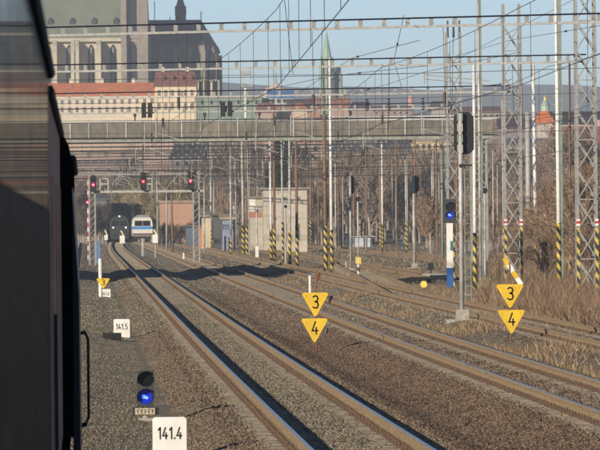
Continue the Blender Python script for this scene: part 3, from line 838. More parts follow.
pole(387.5, 240, 175, 1.4, M_galv, 'thin short pole before the trees right of the far striped pair')
pole(433.0, 250, 160, 1.5, M_galv, 'thin pale pole left of the blue lit signal')
pole(421.5, 243, 165, 1.3, M_galv, 'faint pole between thin white signal and blue lit signal')
pole(443.0, 262, 150, 3.0, M_pole_green, 'grey green mast directly behind the blue lit signal head')
pole(489.0, 262, 152, 1.6, M_galv, 'thin pale pole left of the dark disc post by the bank')
pole(494.0, 258, 150, 1.4, M_galv, 'thinner pale pole right of the dark disc post by the bank')
pole(166.5, 262, 190, 1.8, M_pole_dull, 'grey pole before the orange brick wall', Y=690)
pole(172.5, 262, 178, 2.0, M_pole_brown, 'brown pole before the orange brick wall', Y=660)
pole(204.5, 255, 182, 1.6, M_galv, 'thin pole left of the cream hut', Y=640)
pole(223.0, 250, 168, 1.6, M_pole_brown, 'brown pole standing behind the blue hut', Y=830)
pole(158.0, 250, 170, 1.4, M_pole_dull, 'thin grey pole right of the white and blue train', Y=760)
for k, (x, yb, yt) in enumerate([(343, 247, 176), (396, 246, 170), (440, 247, 172), (466, 252, 176), (498, 256, 165), (317, 243, 172), (258, 247, 178), (238, 246, 172)]):
    pole(x, yb, yt, 1.2, M_pole_dull, ['thin grey post right of the oval backed signal foot', 'thin grey post left of the far grey striped mast', 'thin grey post behind the blue lit signal pole',
         'thin grey post behind the ladder signal', 'thin grey post before the lattice tower', 'thin grey post left of the rusty brown mast', 'thin grey post before the white wall', 'thin grey post left of the striped pair'][k])
for k in range(21):
    x = 198 + 13.0 * k + rnd.uniform(-3, 3)
    pole(x, rnd.uniform(243, 250), rnd.uniform(148, 176), rnd.uniform(0.9, 1.5), (M_galv, M_pole_dull, M_pole_brown)[k % 3], ('thin pale', 'thin grey', 'thin brown')[k % 3] + ' far mast among the crowd of poles before the bare trees', arms=((180, x - 1, x + 5),) if k % 3 == 0 else ())
pole(88.5, 262, 176, 2.2, M_redwhite, 'red and white pole right beside the train', Y=560)

# disc posts
def disc_post(x, yb, yd, rpx, label, mp=M_pole_dull, Y=None, yellow=False, zeb=False):
    Y = Y or Yof(yb, x); bp = base(x, Y); s = Y / F
    z = lambda y: W(x, y, Y)[2] - bp[2]
    t = thing('disc_signal', label, 'disc sign', bp, 'disc posts')
    b = MB(); b.tube([(0, 0, -0.2), (0, 0, z(yd - 4))], 0.85 * s, 8); b.build('post', mp, t)
    b = MB(); b.tube([(0.3 * s, -0.08, z(yd)), (0.3 * s, -0.05, z(yd))], rpx * s, 18); b.build('disc', M_yellow if yellow else M_black, t)
    if zeb:
        b = MB(); b.tube([(0, 0, -0.1), (0, 0, z(261))], 1.3 * s, 8); b.build('striped_foot', stripe_mat('black and white paint', (0.03, 0.03, 0.03), (0.7, 0.68, 0.62), 0.45, 0.5), t)
        b = MB(); b.box(-3 * s, 2.8 * s, -0.12, 0.02, z(264), z(257)); b.build('yellow_box', mat('faded yellow box', (0.62, 0.48, 0.14), 0.7, var=0.2, scale=6), t)
    return t
disc_post(358.6, 278, 199, 2.6, 'post with black disc and faded yellow box at its foot', M_galv, zeb=True)
disc_post(257.0, 252, 211, 1.6, 'post with small dark disc before the red banded wall', M_galv)
disc_post(285.8, 264, 206.5, 1.7, 'post with small dark disc before the grey house', M_galv)
disc_post(485.5, 278, 190.5, 3.0, 'post with black disc left of the lattice tower', M_galv)
disc_post(234.5, 250, 210, 1.2, 'post with tiny dark disc right of the blue hut', M_galv)
bp = base(424, Yof(292, 424)); t = thing('yellow_disc', 'low yellow disc beside the dark trough', 'disc sign', bp)
b = MB(); b.tube([(0, 0, -0.1), (0, 0, 0.35)], 0.03, 6); b.build('stem', M_rust, t)
b = MB(); b.tube([(0, -0.05, 0.42), (0, 0.0, 0.42)], 0.155, 18); b.build('disc', mat('pale yellow disc', (0.80, 0.62, 0.12), 0.6, var=0.1), t)

# small lineside posts
def post(x, yb, yt, wpx, m, label, top=None, Y=None):
    Y = Y or Yof(yb, x); bp = base(x, Y); s = Y / F; zt = W(x, yt, Y)[2] - bp[2]
    t = thing('marker_post', label, 'post', bp, 'short marker posts')
    b = MB(); b.prism([(-wpx * s / 2, -0.2), (wpx * s / 2, -0.2), (wpx * s / 2, zt), (-wpx * s / 2, zt)], -0.05, 0.05); b.build('shaft', m, t)
    if top:
        b = MB(); b.prism([(-wpx * s * 0.55, zt), (wpx * s * 0.55, zt), (wpx * s * 0.3, zt + 2.5 * s), (-wpx * s * 0.3, zt + 2.5 * s)], -0.055, 0.055); b.build('top', top, t)
post(309.8, 296, 275.5, 2.0, M_white, 'white post with blue top behind the yellow triangles', M_blue, Y=262)
post(183.6, 264, 255, 1.6, M_white, 'low white post left of the tan stump', M_white, Y=520)
post(194.0, 259, 251, 2.6, mat('tan stump', (0.42, 0.27, 0.13), 0.9), 'low tan stump among the far tracks')
post(217.0, 250, 243, 1.8, M_black, 'low black post left of two taller black posts')
post(225.3, 254, 236, 2.0, M_black, 'left one of two black posts before the blue hut')
post(229.6, 254, 237, 2.0, M_black, 'right one of two black posts before the blue hut')
post(257.0, 257, 246, 3.2, M_white, 'small white plate post before the red banded wall')
post(97.5, 257, 241, 6.0, mat('faded blue box paint', (0.10, 0.17, 0.30), 0.6), 'bluish cabinet at the foot of the signal bridge', Y=520)
post(346.0, 277, 262, 1.6, M_galv, 'short pale post left of the oval backed signal', Y=410)

# white boxes with a tilted stick (point indicators)
def indicator(x, yb, y0, y1, w, label, Y):
    bp = base(x, Y); s = Y / F; z = lambda y: W(x, y, Y)[2] - bp[2]
    t = thing('point_indicator', label, 'point indicator', bp, 'white box point indicators')
    b = MB(); b.tube([(0, 0, -0.1), (0, 0, z(y1))], 0.05, 6); b.build('post', M_galv, t)
    b = MB(); b.cbox((0, 0, (z(y0) + z(y1)) / 2), (w * s, 0.4, z(y0) - z(y1))); b.build('box', M_white, t)
    b = MB(); b.bar((1.2 * s, -0.02, z(y0)), (-1.3 * s, -0.02, z(y0 - 5)), 0.14, 0.05); b.build('stick', mat('pale stick', (0.8, 0.7, 0.4), 0.6), t)
indicator(122.3, 246, 235.5, 243.5, 5.0, 'white point indicator before the dark locomotive', 800)
indicator(155.3, 262, 234.5, 243, 5.2, 'white point indicator on a tall stem right of the white and blue train', 600)
indicator(106.2, 242, 235, 240, 3.5, 'small white indicator left of the dark locomotive', 860)
post(142.5, 258, 238.5, 2.2, M_pole_dull, 'grey post in front of the white and blue train', Y=620)

# buffer end and trough by the siding
Yt = 338
M_nearblack = mat('near black', (0.010, 0.011, 0.013), 0.9, var=0.4, scale=6)
bp = base(420, Yt); t = thing('dark_wedge', 'long dark trough lying before the blue lit signal', 'wedge', bp)
b = MB(); b.prism([(-2.35, -0.12), (-0.2, -0.2), (1.6, -0.05), (1.6, 0.30), (0.6, 0.26), (0.5, 0.18), (-0.6, 0.16), (-0.8, 0.06), (-2.35, -0.02)], -1.1, 0.9); b.build('beam', M_nearblack, t)  # plain near-black form for a dark diagonal of unclear nature
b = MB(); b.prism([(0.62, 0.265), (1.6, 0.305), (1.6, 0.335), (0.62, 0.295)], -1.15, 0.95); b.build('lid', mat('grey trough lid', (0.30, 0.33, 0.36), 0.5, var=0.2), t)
b = MB(); b.prism([(-1.3, -0.28), (-0.2, -0.3), (0.3, 0.12), (-0.5, 0.18), (-1.2, 0.10)], -2.9, -1.2); b.build('front_lump', M_nearblack, t)
bp = base(432, 346); t = thing('point_machine', 'squat point machine with black lamp behind the yellow disc', 'point machine', bp)
b = MB(); b.prism([(-0.55, -0.1), (0.75, -0.1), (0.7, 0.28), (-0.5, 0.28)], -0.3, 0.3); b.build('casing', M_conc, t)
b = MB(); b.tube([(-0.05, 0, 0.25), (-0.05, 0, 0.5)], 0.04, 6); b.cbox((-0.05, 0, 0.66), (0.30, 0.25, 0.36)); b.build('lamp', M_black, t)
b = MB(); b.box(0.8, 1.1, -0.1, 0.1, -0.1, 0.55); b.build('lever_stand', M_rust, t)
def heap(x, Y, w, d, h, label, m, seed, name='rubble_heap'):
    rr = random.Random(seed); bp = base(x, Y); b = MB(); n, k = 14, 5; vv = []
    for j in range(k):
        f = j / (k - 1)
        for i in range(n):
            a = 2 * math.pi * i / n; q = (1 - f) ** 0.7 * rr.uniform(0.8, 1.15)
            vv.append((w / 2 * q * math.cos(a), d / 2 * q * math.sin(a), h * f * rr.uniform(0.85, 1.1) - 0.08))
    b.add(vv, [(j * n + i, j * n + (i + 1) % n, (j + 1) * n + (i + 1) % n, (j + 1) * n + i) for j in range(k - 1) for i in range(n)])
    o = b.build(name, m); o.location = bp; tag(o, label, 'heap'); return o
M_earth = mat('yard earth', (0.13, 0.10, 0.07), 0.95, var=0.35, scale=9, bump=0.03)
heap(489, 318, 1.9, 3.0, 0.75, 'pale weedy heap at the foot of the silver mast', mat('weedy heap', (0.26, 0.22, 0.12), 0.95, var=0.5, scale=6, bump=0.05), 3)
heap(243, 395, 5.0, 9.0, 0.55, 'low weedy mound left of the poles', M_earth, 5)
heap(325, 262, 0.35, 0.5, 0.3, 'small pale stone behind the yellow triangles', M_conc, 6, 'stone')

# ------------------------------------------------------------------ lattice towers, portals, walkway bridge
LW = 0.80
def lattice_proto(H):
    t = thing('lattice_tower', '', 'lattice tower', (0, 0, 0), 'lattice towers of the catenary portals')
    ang = MB(); w = 0.10
    ang.box(-w / 2, w / 2, -0.008, 0.008, -0.4, H); ang.box(-w / 2 - 0.008, -w / 2 + 0.008, 0.009, w, -0.4, H)
    am = ang.mesh('leg'); am.materials.append(M_steel)
    for sx in (-1, 1):
        for sy in (-1, 1):
            link('leg', am, t, (sx * LW / 2, sy * LW / 2, 0))
    p = 1.28; hw = LW / 2
    d1 = MB(); d1.bar((-hw, 0, 0), (hw, 0, p), 0.055, 0.014); m1 = d1.mesh('brace'); m1.materials.append(M_steel)
    d2 = MB(); d2.bar((hw, 0, 0), (-hw, 0, p), 0.055, 0.014); m2 = d2.mesh('brace'); m2.materials.append(M_steel)
    d3 = MB(); d3.bar((0, -hw, 0), (0, hw, p), 0.055, 0.014); m3 = d3.mesh('brace'); m3.materials.append(M_steel)
    d4 = MB(); d4.bar((0, hw, 0), (0, -hw, p), 0.055, 0.014); m4 = d4.mesh('brace'); m4.materials.append(M_steel)
    hb = MB(); hb.bar((-hw, 0, 0), (hw, 0, 0), 0.05, 0.014); mh = hb.mesh('cross_bar'); mh.materials.append(M_steel)
    z = 0.3; k = 0
    while z + p < H:
        link('brace', m1, t, (0, -hw - 0.017, z)); link('brace', m2, t, (0, -hw - 0.034, z))
        link('brace', m2, t, (0, hw + 0.017, z))
        link('brace', (m3, m4)[k % 2], t, (-hw - 0.017, 0, z)); link('brace', (m4, m3)[k % 2], t, (hw + 0.017, 0, z))
        if k % 2: link('cross_bar', mh, t, (0, -hw - 0.05, z))
        z += p; k += 1
    for sx in (-1, 1):
        zb = MB(); zb.box(sx * hw - 0.065, sx * hw + 0.065, -hw - 0.06, -hw + 0.06, 0, 2.9); zb.build('hazard_paint', M_zebra, t)
        rb = MB(); rb.box(sx * hw - 0.075, sx * hw + 0.075, -hw - 0.07, -hw + 0.05, 3.0, 3.30); rb.build('white_band', M_white, t)
        rw = MB(); rw.box(sx * hw - 0.08, sx * hw + 0.08, -hw - 0.075, -hw + 0.055, 3.10, 3.21); rw.build('red_band', mat('red band', (0.5, 0.03, 0.03), 0.5), t)
    return t
PX = 21.55                                           # lattice towers stand in a row right of the siding
PORT = [(229, 0.55), (279, 0.45), (329, 0.45), (378, 0.45)] + [(y_, 0.3) for y_ in (455, 484, 512, 545, 578, 609, 640, 670, 702, 736, 772, 810, 850)]
GX = 21.0                                            # girders are skewed; nominal distance is at the lattice towers
def gy(k, X): return PORT[k][0] - PORT[k][1] * (X - GX)
def girder_z(k, y):                                 # height of a girder whose underside shows at this row in mid picture
    Yv = PORT[k][0]
    for _ in range(8): Yv = gy(k, (300 - VX) * Yv / F)
    return CH + (VY - y) * Yv / F
proto = lattice_proto(14.2)
LLAB = ['lattice tower just outside the right edge', 'big lattice tower with red white bands at the right edge', 'lattice tower between the dark disc post and leaning mast', 'lattice tower behind the big ladder signal']
for k in range(4):
    X = [PX, (587 - VX) * 279 / F, (513 - VX) * 329 / F, (455 - VX) * 378 / F][k]
    Yv = gy(k, X); loc = (X, Yv, zg(X, Yv))
    if k == 0:
        proto.location = loc; proto['label'] = LLAB[0]
    else:
        lt = copy_tree(proto, loc, LLAB[k])
        if k == 3:
            for q in (-0.34, 0.0, 0.34):
                b = MB(); b.tube([(q, -0.3, 13.9), (q, -0.3, 14.9)], [0.07, 0.05], 8); b.build('top_insulator', M_insul, lt)
            b = MB()
            for (za, l0, l1) in ((11.6, -1.75, 2.1), (11.35, -1.75, 2.1)):
                b.tube([(l0, -0.5, za + 0.15), (l1, -0.5, za - 0.25)], 0.035, 6)
            b.tube([(-1.75, -0.5, 11.9), (-1.75, -0.5, 11.25)], 0.05, 6); b.build('feeder_arm', M_pole_dull, lt)

def chord(mb, k, x0, x1, z0, z1, t, mi=0):
    ya, yb = gy(k, x0), gy(k, x1)
    vv = [(x0, ya - t, z0), (x1, yb - t, z0), (x1, yb + t, z0), (x0, ya + t, z0), (x0, ya - t, z1), (x1, yb - t, z1), (x1, yb + t, z1), (x0, ya + t, z1)]
    mb.add(vv, [(0, 3, 2, 1), (4, 5, 6, 7), (0, 1, 5, 4), (1, 2, 6, 5), (2, 3, 7, 6), (3, 0, 4, 7)], mi)
PLAB = ['nearest catenary portal girder crossing the sky near the top', 'second catenary portal girder crossing below the first', 'third catenary portal girder just above the town roofs',
        'fourth catenary portal girder hung with pairs of black insulators']
PLAB += [o_ + ' catenary portal from the front, beyond the walkway bridge' for o_ in ('fifth', 'sixth', 'seventh', 'eighth', 'ninth', 'tenth', 'eleventh', 'twelfth', 'thirteenth', 'fourteenth', 'fifteenth', 'sixteenth', 'farthest')]
pm = MB(); pm.box(-0.075, 0.075, -0.05, 0.05, -0.012, 0.233); PM = pm.mesh('post'); PM.materials.append(M_steel)
for k, (Yv, kk) in enumerate(PORT):
    x0, x1 = -7.0, PX + (0.0 if k < 4 else 6.0)
    zb = girder_z(k, (30.5, 68, 96, 111)[k]) if k < 4 else 9.70 + zr(Yv)
    t = thing('catenary_portal', PLAB[k], 'portal', (x0, gy(k, x0), zg(x0, gy(k, x0))), 'catenary portals')
    L = t.location
    def loc(m_, name, mt):
        m_.v = [(p[0] - L.x, p[1] - L.y, p[2] - L.z) for p in m_.v]; return m_.build(name, mt, t)
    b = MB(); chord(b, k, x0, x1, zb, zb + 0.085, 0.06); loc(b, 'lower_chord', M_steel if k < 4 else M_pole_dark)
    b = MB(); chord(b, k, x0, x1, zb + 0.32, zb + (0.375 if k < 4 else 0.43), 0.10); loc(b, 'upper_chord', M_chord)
    if k < 4:
        X = x0 + 0.4; q = 0
        while X < x1:
            if X > -1 or q % 2 == 0:
                link('post', PM, t, (X - L.x, gy(k, X) - L.y, zb + 0.10 - L.z))
            X += 0.83; q += 1
    else:
        b = MB(); X = x0 + 0.4
        while X < x1:
            b.box(X - 0.05, X + 0.05, gy(k, X) - 0.05, gy(k, X) + 0.05, zb + 0.1, zb + 0.3); X += 0.9
        po = loc(b, 'web_posts', M_steel); po['kind'] = 'stuff'
    b = MB(); b.tube([(x0, gy(k, x0), zg(x0, gy(k, x0)) - 0.3), (x0, gy(k, x0), zb + 0.6)], 0.17, 10); loc(b, 'left_mast', M_galv)
    if k >= 4:
        Y1 = gy(k, x1); b = MB(); b.tube([(x1, Y1, zg(x1, Y1) - 0.3), (x1, Y1, zb + 0.6)], 0.075, 8); loc(b, 'right_mast', M_pole_brown)
    # cross wires below the girder and hangers over each track
    b = MB()
    for zc in ((8.35, 6.75) if k < 8 else (8.3,)):
        pts = [(x0 + (x1 - x0) * q / 10, gy(k, x0 + (x1 - x0) * q / 10), zr(Yv) + zc - 0.12 * (1 - (q / 5 - 1) ** 2)) for q in range(11)]
        b.tube(pts, 0.011 if k < 4 else 0.016, 4)
    for X in (-1.66, 3.56, 8.42, 13.05, 18.6):
        for off in (-0.15, 0.22):
            b.tube([(X + off, gy(k, X), zb), (X + off * 0.6, gy(k, X), zr(Yv) + 6.75)], 0.010 if k < 4 else 0.014, 4)
    loc(b, 'cross_wires', M_wire)['kind'] = 'stuff'
    for X in (3.56, 8.42, 13.05) if k < 8 else ():
        b = MB(); Yk = gy(k, X)
        b.tube([(X - 0.95, Yk, zr(Yv) + 6.25), (X + 0.05, Yk, zr(Yv) + 5.95)], 0.018, 5); b.tube([(X - 0.95, Yk, zr(Yv) + 6.80), (X - 0.95, Yk, zr(Yv) + 6.05)], 0.022, 5)
        loc(b, 'steady_arm', M_pole_dull)
        b = MB(); b.tube([(X - 0.12, Yk - 0.02, zr(Yv) + 7.55), (X - 0.12, Yk - 0.02, zr(Yv) + 7.15)], 0.055, 8); loc(b, 'insulator', M_insul)
    if k == 3:
        for X in (3.50, 3.86, 8.14, 8.56):
            b = MB(); Yk = gy(k, X); b.box(X - 0.14, X + 0.14, Yk - 0.30, Yk - 0.12, zb - 0.25, zb + 0.62); loc(b, 'hanging_bracket', M_black)
        for X in (16.5, 17.75, 19.7):
            b = MB(); Yk = gy(k, X)
            for q in range(5): b.tube([(X, Yk - 0.2, zb + 0.62 - q * 0.15), (X, Yk - 0.2, zb + 0.54 - q * 0.15)], [0.09, 0.06], 8)
            loc(b, 'string_insulator', M_insul)

# walkway bridge
YB, KB = 428.0, 0.04
def by(X): return YB - KB * (X - 10)
t = thing('walkway_bridge', 'long weathered walkway bridge with railing panels spanning all tracks', 'bridge', (-12, by(-12), zg(-12, by(-12))))
L = t.location
def locb(m_, name, mt):
    m_.v = [(p[0] - L.x, p[1] - L.y, p[2] - L.z) for p in m_.v]; return m_.build(name, mt, t)
BX0, BX1 = -12.0, (498 - VX) * YB / F
zb = CH + (VY - 140.5) * YB / F; zd = CH + (VY - 136.6) * YB / F; zt_ = CH + (VY - 119.6) * YB / F
def slab(x0, x1, z0, z1, d0, d1):
    m_ = MB(); ya, yb = by(x0), by(x1)
    m_.add([(x0, ya + d0, z0), (x1, yb + d0, z0), (x1, yb + d1, z0), (x0, ya + d1, z0), (x0, ya + d0, z1), (x1, yb + d0, z1), (x1, yb + d1, z1), (x0, ya + d1, z1)],
           [(0, 3, 2, 1), (4, 5, 6, 7), (0, 1, 5, 4), (1, 2, 6, 5), (2, 3, 7, 6), (3, 0, 4, 7)]); return m_
M_deck = mat('greenish bridge beam', (0.26, 0.27, 0.23), 0.8, var=0.25, scale=2.5)
M_panel = [mat('weathered panel %d' % k, c, 0.85, var=0.30, scale=2.2, stretch=(1, 1, 0.5)) for k, c in enumerate([(0.165, 0.155, 0.13), (0.19, 0.172, 0.142), (0.15, 0.142, 0.122), (0.175, 0.158, 0.128)])]
M_railw = mat('pale handrail', (0.52, 0.53, 0.52), 0.5, var=0.15)
locb(slab(BX0, BX1, zb, zd - 0.03, 0, 1.6), 'deck_beam', M_deck)
locb(slab(BX0, BX1, zd - 0.03, zd + 0.03, -0.05, 1.65), 'deck_edge', M_black)
locb(slab(BX0, BX1, zt_ - 0.05, zt_, -0.03, 0.05), 'handrail', M_railw)
locb(slab(BX0, BX1, zt_ - 0.05, zt_, 1.55, 1.63), 'handrail', M_railw)
pit = 18.6 * YB / F
X = BX0; q = 0
while X < BX1 - 0.2:
    x1 = min(X + pit, BX1)
    locb(slab(X + 0.035, x1 - 0.035, zd + 0.05, zt_ - 0.12, 0.0, 0.03), 'railing_panel', M_panel[rnd.randrange(4)])
    locb(slab(X + 0.05, x1 - 0.05, zd + 0.05, zt_ - 0.12, 1.58, 1.61), 'railing_panel', M_panel[rnd.randrange(4)])
    m_ = slab(X - 0.03, X + 0.03, zd + 0.03, zt_ + 0.16, -0.05, 0.02); locb(m_, 'railing_post', M_pole_dull if q % 3 else M_railw)
    X += pit; q += 1
for X in (-10.5, BX1 - 1.2):
    m_ = MB()
    for dx in (-0.45, 0.45):
        for dy in (0.2, 1.4):
            m_.box(X + dx - 0.08, X + dx + 0.08, by(X) + dy - 0.08, by(X) + dy + 0.08, zg(X, by(X)) - 0.3, zb)
    for q in range(7):
        z0 = zg(X, by(X)) + 0.2 + q * 1.2
        m_.bar((X - 0.45, by(X) + 0.11, z0), (X + 0.45, by(X) + 0.11, z0 + 1.2), 0.06, 0.02); m_.bar((X + 0.45, by(X) + 0.095, z0), (X - 0.45, by(X) + 0.095, z0 + 1.2), 0.06, 0.02)
    locb(m_, 'lattice_pier', M_steel)['kind'] = 'stuff'
locb(slab(-3.0, 2.6, zt_ + 0.30, zt_ + 0.33, 0.2, 0.24), 'slack_pipe', M_pole_dull)
locb(slab(16, BX1 - 3, zt_ + 0.12, zt_ + 0.20, 0.2, 0.3), 'slack_pipe', M_railw)
for X in (3.3, 7.9, 17.5, 11.5):
    b = MB(); b.tube([(X, by(X) + 0.8, zt_), (X, by(X) + 0.8, zt_ + 0.55)], 0.05, 6); b.tube([(X, by(X) + 0.8, zt_ + 0.3), (X, by(X) + 0.8, zt_ + 0.55)], 0.10, 8); locb(b, 'bridge_insulator', M_insul)

# contact lines: one per electrified track
CLAB = {0: 'overhead line above the train at the left edge', 1: 'overhead line slanting up over the nearest open track', 2: 'overhead line slanting up over the middle track',
        3: 'overhead line slanting up over the grassy track', 4: 'overhead line over the stub siding'}
for i in range(5):
    X0 = TRACKS[i][0]
    sup = [80, 130, 179] + [p[0] for p in PORT[:4]] + [428] + [p[0] for p in PORT[4:]]
    if i == 4: sup = sup[3:]
    t = thing('overhead_line', CLAB[i], 'overhead wire', (X0, sup[0], zr(sup[0]) + 5.6), 'overhead contact lines')
    L0 = t.location.copy()
    st = lambda n_: 0.28 * (1 if n_ % 2 else -1)
    mess, cont, drop = [], [], MB()
    for n_ in range(len(sup) - 1):
        a, c = sup[n_], sup[n_ + 1]
        for q in range(12):
            f = q / 12; Yv = a + (c - a) * f
            x = X0 + st(n_) * (1 - f) + st(n_ + 1) * f
            zm = zr(Yv) + 7.15 - 0.10 * 4 * f * (1 - f) * ((c - a) / 50) ** 2
            mess.append((x - L0.x, Yv - L0.y, zm - L0.z)); cont.append((x - L0.x, Yv - L0.y, zr(Yv) + 5.6 - L0.z))
            if q % 2 == 1 and Yv < 700:
                drop.tube([mess[-1], cont[-1]], 0.006, 3)
    rr = 0.0075
    m_ = MB(); m_.tube(mess, rr, 5); m_.build('messenger_wire', M_wire, t)
    m_ = MB(); m_.tube(cont, rr, 5); m_.build('contact_wire', M_wire, t)
    drop.build('droppers', M_wire, t)['kind'] = 'stuff'
for k, (Yv, zc) in enumerate([(455, 8.1), (500, 7.2), (550, 8.6), (560, 6.9), (610, 8.0), (665, 9.0), (670, 7.4), (730, 8.4), (800, 9.2), (810, 7.6)]):
    Xa, Xb = -7, 26 + 2 * (k % 3)
    t = thing('span_wire', ['first', 'second', 'third', 'fourth', 'fifth', 'sixth', 'seventh', 'eighth', 'ninth', 'tenth'][k] + ' nearest span wire below the walkway bridge', 'wire', (Xa, Yv, zr(Yv) + zc), 'span wires below the bridge')
    b = MB(); b.tube([((Xb - Xa) * q / 8, 0, -0.35 * (1 - (q / 4 - 1) ** 2)) for q in range(9)], 0.017, 4); b.build('cable', M_wire, t)
    b = MB(); b.tube([((Xb - Xa) * q / 8, 0.3, -0.9 + 0.12 * (1 - (q / 4 - 1) ** 2)) for q in range(9)], 0.015, 4); b.build('lower_cable', M_wire, t)
    for q in (-1.66, 3.56, 8.42, 13.05, 18.6):
        b = MB(); b.tube([(q - Xa, 0.1, -0.30), (q - Xa, 0.1, -0.95)], 0.045, 6); b.build('insulator', M_insul, t)
# a few feeder wires on the right and slanting guys
def wire(label, pts, r=0.010, ins=()):
    t = thing('feeder_wire', label, 'wire', pts[0], 'feeder wires')
    P0 = Vector(pts[0]); m_ = MB(); m_.tube([Vector(p) - P0 for p in pts], r, 5); m_.build('wire', M_wire, t)
    for f in ins:
        q = f * (len(pts) - 1); i_ = min(int(q), len(pts) - 2)
        a = Vector(pts[i_]).lerp(Vector(pts[i_ + 1]), q - i_) - P0; d = (Vector(pts[i_ + 1]) - Vector(pts[i_])).normalized() * 0.5
        b = MB(); b.tube([a - d, a + d], 0.045, 8); b.build('insulator', M_insul, t)
wire('feeder wire running along the tops of the lattice towers', [W(620, 22, 230), W(510, 40, 329), W(456, 56, 378)], 0.012, (0.2,))
wire('slanting wire from the lattice tower towards the upper right', [W(455, 60, 378), W(600, -14, 300)], 0.012, (0.05,))
wire('slack wire from the second portal down to the walkway bridge', [W(483, 86, 300), W(500, 84, 340), W(512, 79, 380)], 0.02, (0.5,))
wire('long wire across the sky between first and second portals', [W(300, 92, 380), W(352, 58, 290), W(420, 40, 240)], 0.012, (0.55,))
wire('bowed wire above the town roofs left of the ladder signal', [W(270, 89, 378), W(330, 76, 340), W(376, 71, 320), W(460, 62, 300)], 0.014, (0.55,))
wire('wire from the third portal towards the lattice tower', [W(340, 97, 378), W(388, 84, 350), W(424, 72, 330), W(520, 52, 300)], 0.013, (0.2,))
wire('pair wire hanging left of the spire', [W(284, -4, 229), W(293, 74, 279)], 0.012)
wire('pair wire hanging right of the spire', [W(404, 15, 229), W(394, 60, 279), W(402, 88, 329)], 0.012, (0.3,))
wire('low wire above the third portal across the town', [W(205, 75.5, 329), W(340, 74.5, 329), W(470, 72, 329)], 0.012)

# ------------------------------------------------------------------ signal bridge with three red signals
YS = 492.0; sS = YS / F
x0, x1 = W(92, 190, YS)[0], W(203, 190, YS)[0]
zA, zB = W(140, 190.5, YS)[2], W(140, 174, YS)[2]
t = thing('signal_bridge', 'signal bridge over the left tracks carrying three red signals', 'signal bridge', (x0, YS, zg(x0, YS)))
L = t.location
def locs(m_, name, mt, par=None):
    m_.v = [(p[0] - L.x, p[1] - L.y, p[2] - L.z) for p in m_.v]; return m_.build(name, mt, par or t)
b = MB(); b.box(x0, x1, YS - 0.06, YS + 0.06, zA - 0.16, zA + 0.02); locs(b, 'lower_chord', M_pole_dull)
b = MB(); b.box(x0, x1, YS - 0.05, YS + 0.05, zB - 0.06, zB + 0.06); locs(b, 'upper_chord', M_steel)
X = x0; k = 0
while X < x1 - 0.5:
    b = MB(); b.bar((X, YS, zA if k % 2 else zB), (X + 1.1, YS, zB if k % 2 else zA), 0.05, 0.05); locs(b, 'brace', M_steel); X += 1.1; k += 1
for X in (x0, W(196, 200, YS)[0]):
    b = MB()
    for dx in (-0.22, 0.22): b.box(X + dx - 0.06, X + dx + 0.06, YS - 0.06, YS + 0.06, zg(X, YS) - 0.3, zB + 0.2)
    zz_ = zg(X, YS) + 0.3
    while zz_ < zB: b.bar((X - 0.22, YS, zz_), (X + 0.22, YS, zz_ + 0.5), 0.04, 0.03); zz_ += 0.5
    locs(b, 'leg', M_steel)
b = MB()
for (xa, xb) in ((100, 108), (146, 152)):
    for yy in (178.5, 184): b.bar(W(xa, yy, YS - 0.4), W(xb, yy, YS - 0.4), 0.06, 0.04)
    for xx in (xa, xb): b.bar(W(xx, 178, YS - 0.4), W(xx, 190, YS - 0.4), 0.06, 0.04)
locs(b, 'cage_railing', M_railw)['kind'] = 'stuff'
for (x, y0_, y1_, yr, lab) in ((93.3, 175, 192, 184.8, 'left red signal of the signal bridge'), (143.3, 172, 190.5, 181.5, 'middle red signal of the signal bridge'), (190.6, 171, 190, 181, 'right red signal of the signal bridge')):
    p = W(x, y1_, YS - 0.5); tt = thing('red_signal', lab + ', black head glowing red', 'railway signal', p, 'red signals on the signal bridge')
    h_ = (y1_ - y0_) * sS; w_ = 2.9 * sS
    b = MB(); b.prism([(-w_, 0.1), (-w_ + 0.1, 0), (w_ - 0.1, 0), (w_, 0.1), (w_, h_ - 0.12), (w_ - 0.12, h_), (-w_ + 0.12, h_), (-w_, h_ - 0.12)], 0, 0.15); b.build('backboard', M_black, tt)
    for q in range(3):
        zc = W(x, yr, YS)[2] - p[2] + (q - 0) * 0.34
        if zc < h_ - 0.08:
            lamp(tt, 0, -0.01, zc, 0.10 if q else 0.125, M_redl if q == 0 else M_lens, M_redw if q == 0 else None)
p = W(87.5, 206, 560); tt = thing('red_signal', 'low red signal on the red and white pole beside the train', 'railway signal', p, 'red signals on the signal bridge')
b = MB(); b.prism([(-0.22, -0.1), (0.22, -0.1), (0.22, 0.75), (-0.22, 0.75)], -0.1, 0.1); b.build('backboard', M_black, tt); lamp(tt, 0, -0.11, 0.32, 0.13, M_redl, M_redw)

